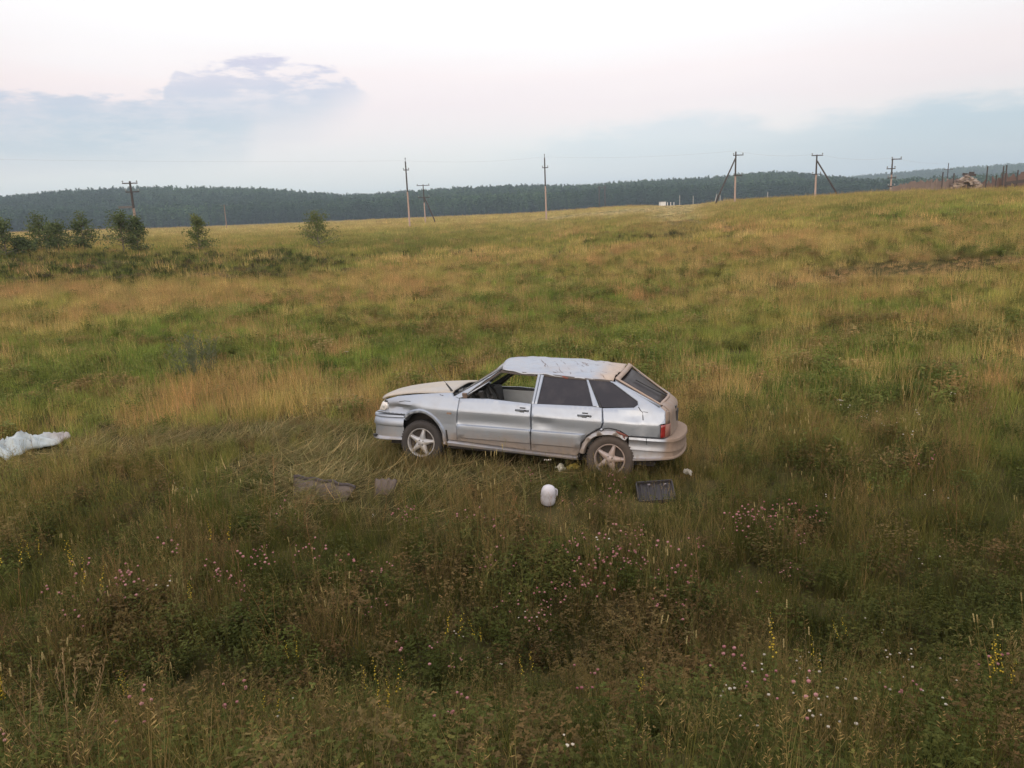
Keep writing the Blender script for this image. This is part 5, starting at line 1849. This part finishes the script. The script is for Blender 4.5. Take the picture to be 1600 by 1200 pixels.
# ------------------------------------------------------------------ things lying in the grass
def litter():
    # crumpled white plastic sheet
    m, t, out = new_mat('white_plastic_film')
    tc = t.node('ShaderNodeTexCoord'); n = t.noise(tc.outputs['Object'], 9, 4)
    sp = t.node('ShaderNodeSeparateXYZ'); t.l.new(tc.outputs['Object'], sp.inputs[0])
    b = t.node('ShaderNodeBsdfPrincipled')
    t.put(b.inputs['Base Color'], t.mix(t.ss(sp.outputs[0], .10, .42), t.mix(n, (.27, .31, .32), (.43, .475, .485)), t.mix(n, (.24, .205, .19), (.32, .285, .265))))
    b.inputs['Roughness'].default_value = .45
    t.l.new(b.outputs[0], out.inputs[0])
    g0 = ground(-2, 716); g1 = ground(98, 690)
    c = (g0 + g1) / 2
    L = (g1 - g0).length
    rows = []
    nx, ny = 46, 20
    for i in range(nx + 1):
        u = i / nx; row = []
        for j in range(ny + 1):
            v = j / ny
            w = .50 * (1 - .45 * u) * (1 + .22 * math.sin(u * 11) + .12 * math.sin(u * 27 + 1))
            x = (u - .5) * L * 1.12
            y = (v - .5) * w + .05 * math.sin(u * 6)
            F_ = lambda a, b, o=2: float(fbm(np.array(a), np.array(b), o))
            env = math.sin(math.pi * v) ** .8 * (1 - .45 * u) * min(1, u * 6 + .25)
            r1 = 1 - abs(F_(u * 7 + 3, v * 3.2 + u * 4 + 8, 1) - .5) * 3.2
            r2 = 1 - abs(F_(u * 15 + 30, v * 6 - u * 5 + 1, 1) - .5) * 3.2
            f = F_(u * 9 + 60, v * 5 + 8, 3) - .5
            z = env * (.10 + .13 * r1 + .030 * r2) + .012 * r2 + .10 * math.exp(-((u - .42) / .07) ** 2 - ((v - .7) / .25) ** 2)
            row.append((x + .03 * f, y, max(.015, z + .05)))
        rows.append(row)
    V = [p for r in rows for p in r]; n_ = ny + 1
    F = [(i * n_ + j, i * n_ + j + 1, (i + 1) * n_ + j + 1, (i + 1) * n_ + j) for i in range(nx) for j in range(ny)]
    o = pydata('plastic_sheet', V, F, m, None, True, 50)
    o.location = c; o.rotation_euler = (R_(4), 0, math.atan2(g1.y - g0.y, g1.x - g0.x))
    md = o.modifiers.new('thickness', 'SOLIDIFY'); md.thickness = .004
    tag(o, 'crumpled white plastic sheet lying in the grass by the left edge', 'plastic sheet')
    CLEAR.append((c.x + .38, c.y - .35, .26)); CLEAR.append((c.x - .35, c.y - .45, .36)); CLEAR.append((c.x + .3, c.y - .1, .3)); CLEAR.append((c.x - .2, c.y, .35))

    # torn brown trim panels
    brown = simple_mat('dusty_brown_trim', (.095, .070, .055), .9, var=.22, scale=7, bump=.25)
    edge = simple_mat('dark_trim_edge', (.055, .042, .040), .8, var=.3)

    def trim(px0, py0, px1, py1, wid, nm, lab, lip=True):
        a, b = ground(px0, py0), ground(px1, py1)
        a.z += .06; b.z += .05
        d = b - a; L_ = d.length
        rows = []; lipr = []
        for i in range(15):
            s = i / 14
            r = []
            for j in range(7):
                q = j / 6
                zz = .016 * math.sin(2.2 * s + .4) - .085 * q - .06 * q * q + (.012 if (i == 9) else 0) + .010 * math.sin(23 * s + q)
                r.append((s * L_, -q * wid * min(1, .12 + 3.2 * s) * (1 - .30 * s + .10 * math.sin(9 * s) + .05 * math.sin(31 * s)), zz + .05))
            rows.append(r)
            lipr.append([(s * L_, .012, r[0][2] - .012), (s * L_, .018, r[0][2] + .030 * (1 - .4 * s)), (s * L_, -.004, r[0][2] + .034 * (1 - .4 * s)), (s * L_, -.012, r[0][2] + .004)])
        V = [p for r in rows for p in r]
        F = [(i * 7 + j, i * 7 + j + 1, (i + 1) * 7 + j + 1, (i + 1) * 7 + j) for i in range(14) for j in range(6)]
        o = pydata(nm, V, F, brown, None, True, 40)
        md = o.modifiers.new('thickness', 'SOLIDIFY'); md.thickness = .008
        o.location = a; o.rotation_euler = (0, 0, math.atan2(d.y, d.x))
        tag(o, lab, 'car trim')
        if lip:
            V = [p for r in lipr for p in r]; F = [(i * 4 + j, i * 4 + (j + 1) % 4, (i + 1) * 4 + (j + 1) % 4, (i + 1) * 4 + j) for i in range(14) for j in range(4)]
            pydata('folded_edge', V, F, edge, o, True, 40)
        m_ = (a + b) / 2
        for s in (.15, .5, .85):
            q = a.lerp(b, s); CLEAR.append((q.x, q.y - .24, .20)); CLEAR.append((q.x, q.y + .05, .14))
    trim(461, 760, 556, 774, .34, 'trim_panel', 'long dusty brown trim panel with a dark folded edge in flattened grass')
    trim(587, 763, 622, 764, .26, 'trim_panel', 'small dusty brown trim scrap right of the long brown panel', False)

    # white plastic jug lying with its round end up
    jm, t, out = new_mat('milky_plastic')
    tc = t.node('ShaderNodeTexCoord'); n = t.noise(tc.outputs['Object'], 14, 3)
    b = t.node('ShaderNodeBsdfPrincipled')
    t.put(b.inputs['Base Color'], t.mix(n, (.42, .40, .43), (.56, .54, .57))); b.inputs['Roughness'].default_value = .5
    t.l.new(b.outputs[0], out.inputs[0])
    p = ground(856, 789)
    q = MB(); prof = [(.0, .215), (.022, .2135), (.045, .206), (.062, .193), (.074, .172), (.080, .145), (.082, .11), (.0805, .105), (.082, .095), (.082, .05), (.080, .02), (.07, .0), (0, 0)]
    q.lathe(prof, 28)
    jug = q.build('plastic_jug', jm, None, True, 50); jug.location = p + Vector((0, 0, .02)); jug.rotation_euler = (R_(6), R_(3), .3)
    tag(jug, 'white plastic jug standing upside down in the grass before the car', 'jug')
    h = MB(); h.tube([(.078, 0, .165), (.098, 0, .15), (.100, 0, .09), (.083, 0, .065)], .010, 7); h.build('handle', jm, jug, True)
    h = MB(); h.lathe([(.0835, .100), (.0845, .104), (.0835, .108)], 28); h.build('rib', jm, jug, True)
    CLEAR.append((p.x, p.y - .22, .24)); CLEAR.append((p.x, p.y - .5, .28)); CLEAR.append((p.x, p.y, .15))

    # black ribbed tray
    bm_ = simple_mat('black_plastic', (.026, .022, .024), .75, var=.4, scale=15)
    p = ground(1027, 783)
    q = MB()
    w, l, h_ = .40, .34, .12
    q.box((0, 0, .012), (w, l, .02))
    tr = q.build('plastic_tray', bm_); tr.location = p + Vector((0, .10, .05)); tr.rotation_euler = (R_(14), R_(-4), R_(-6))
    tag(tr, 'black ribbed plastic tray tipped in the grass below the rear bumper', 'tray')
    for (c_, s_) in (((0, l / 2, .03), (w, .014, .06)), ((0, -l / 2, .02), (w, .014, .04)), ((w / 2, 0, .03), (.014, l - .03, .06)), ((-w / 2, 0, .03), (.014, l - .03, .06))):
        MB().box(c_, s_).build('side', bm_, tr)
    for k in range(5):
        MB().box((-.15 + .075 * k, 0, .032), (.014, l - .05, .018)).build('rib', bm_, tr)
    MB().box((.115, .10, .045), (.035, .010, .03), (.3, 0, .6)).build('clip', simple_mat('grey_clip', (.16, .14, .145), .5), tr)
    MB().box((-.06, .12, .045), (.03, .02, .012)).build('sticker', simple_mat('grey_clip', (.15, .13, .14), .5), tr)
    CLEAR.append((p.x, p.y + .10, .24)); CLEAR.append((p.x, p.y - .22, .16))

    # torn packets
    def packet(px, py, w, l, col, lab, nm, yaw, cat='litter', up=.10):
        p_ = ground(px, py)
        V, F = [], []
        n = 9
        for i in range(n):
            for j in range(n):
                u, v = i / (n - 1) - .5, j / (n - 1) - .5
                V.append((u * l, v * w, .09 * (float(fbm(np.array(u * 5 + px), np.array(v * 5 + 3), 3)) - .3) + .05 * (1 - 4 * v * v) * (1 - 4 * u * u)))
        for i in range(n - 1):
            for j in range(n - 1): F.append((i * n + j, i * n + j + 1, (i + 1) * n + j + 1, (i + 1) * n + j))
        o = pydata(nm, V, F, simple_mat(nm, col, .5, var=.25, scale=10), None, True, 35)
        md = o.modifiers.new('thickness', 'SOLIDIFY'); md.thickness = .003
        o.location = p_ + Vector((0, 0, up)); o.rotation_euler = (R_(25), 0, yaw)
        tag(o, lab, cat)
        CLEAR.append((p_.x, p_.y - .2, .2)); CLEAR.append((p_.x, p_.y, .14))
    packet(876, 745, .11, .10, (.50, .47, .38), 'crumpled off-white packet in the grass before the rear wheel', 'crumpled_packet', .5)
    packet(895, 744, .07, .18, (.38, .29, .06), 'torn yellow wrapper beside the off-white packet', 'torn_wrapper', .45)
    packet(1075, 752, .04, .11, (.50, .47, .42), 'narrow white paper scrap in the grass behind the rear bumper', 'paper_scrap', -.7)


litter()

# single plants that stand out

def own_plant(p, name, mats, label, cat, px, py, scale=1.0):
    me = p.mesh(name, mats)
    o = bpy.data.objects.new(name, me); COL.objects.link(o)
    o.location = ground(px, py); o.scale = (scale,) * 3; o.rotation_euler = (0, 0, U(0, 6))
    return tag(o, label, cat)


def special_plants():
    wl = tint_mat('wormwood_leaf', (.08, .095, .05), (.17, .18, .11))
    gl = tint_mat('plain_leaf', (.045, .06, .018), (.11, .13, .04))
    straw = tint_mat('straw', (.20, .13, .065), (.36, .25, .13))
    yel = tint_mat('goldenrod', (.36, .24, .02), (.62, .45, .05))
    # pale wormwood bush
    p = Plant()
    for k in range(46):
        b = np.array(disc(.35)); a = math.atan2(b[1], b[0]); h = U(.5, 1.05)
        tip = b * 1.6 + np.array([0, 0, h]); p.stem(b, tip, .005, .5)
        for q in range(16):
            c_ = b + (tip - b) * U(.3, 1.0); a2 = U(0, 6.28)
            p.leaf(c_, (math.sin(a2), -math.cos(a2), .5), (math.cos(a2), math.sin(a2), .9), U(.05, .11), .016, U(.2, 1))
    own_plant(p, 'wormwood_bush', [wl], 'pale grey green wormwood bush in the green patch at left', 'bush', 305, 596)
    # yellow flower at the left edge
    p = Plant()
    for k in range(5):
        b = np.array(disc(.07)); h = U(.36, .60); tip = b + np.array([U(-.06, .06), U(-.06, .06), h])
        p.stem(b, tip, .0022, .5, 0)
        for q in range(34):
            s = .50 + .5 * q / 34; c_ = b + (tip - b) * s; a = U(0, 6.28)
            p.ball(c_ + np.array([math.cos(a), math.sin(a), 0]) * .016 * (1.25 - s), .0062, random.random(), 1, 1, 4)
        for q in range(14):
            c_ = b + (tip - b) * U(.05, .55); a = U(0, 6.28)
            p.leaf(c_, (0, 0, 1), (math.cos(a), math.sin(a), .5), .07, .016, U(.2, .8))
    own_plant(p, 'yellow_flower', [gl, yel], 'tall yellow flowering plant cut by the left edge of the picture', 'flower', 6, 1140)
    # dry panicle grasses in the near left corner
    for (px, py, lab) in ((40, 1215, 'dry straw coloured grass with feathery heads in the lower left corner'), (105, 1225, 'tall dry straw grass, right of the feathery grass in the lower left corner')):
        p = Plant()
        for k in range(13):
            b = np.array(disc(.07)); h = U(.30, .55); a = U(0, 6.28); l = U(.03, .25)
            tip = b + np.array([math.cos(a) * l, math.sin(a) * l, h]); p.stem(b, tip, .0012, .6)
            ax = (tip - b) / np.linalg.norm(tip - b)
            for q in range(16):
                s = q / 16; a2 = U(0, 6.28)
                d_ = np.array([math.cos(a2), math.sin(a2), 1.6]) + ax; d_ /= np.linalg.norm(d_)
                p.leaf(tip - ax * .11 * (1 - s), np.cross(d_, ax), d_, .026 * (1.2 - s), .0030, U(.3, 1))
        for k in range(20):
            p.blade(disc(.07), U(.15, .34), U(.1, .6), .0022, U(0, 6.28), .6, U(0, .7), 0, 3)
        own_plant(p, 'straw_grass', [straw], lab, 'grass clump', px, py)
    # orange-brown tuft low right of the middle
    p = Plant()
    for k in range(150):
        b = np.array(disc(.24)); p.blade(tuple(b), U(.20, .44), U(.03, .25), .0017, U(0, 6.28), .3, U(0, 1), 0, 3)
    own_plant(p, 'rusty_grass_clump', [tint_mat('rusty_grass', (.15, .095, .040), (.26, .175, .075))], 'upright rusty brown grass clump low right of the middle foreground', 'grass clump', 1200, 1085)


special_plants()

#<<CAR

plant_meadow()

# ------------------------------------------------------------------ air
m, t, out = new_mat('haze')
pv = t.node('ShaderNodeVolumePrincipled')
pv.inputs['Color'].default_value = (.70, .87, 1.0, 1)
pv.inputs['Density'].default_value = 3.0e-4
pv.inputs['Anisotropy'].default_value = 0.1
t.l.new(pv.outputs[0], out.inputs['Volume'])
zmin = -2.0
hz = MB().box((0, 0, (zmin + 92) / 2), (5400, 5400, 92 - zmin)).build('haze', m)
tag(hz, kind='stuff')
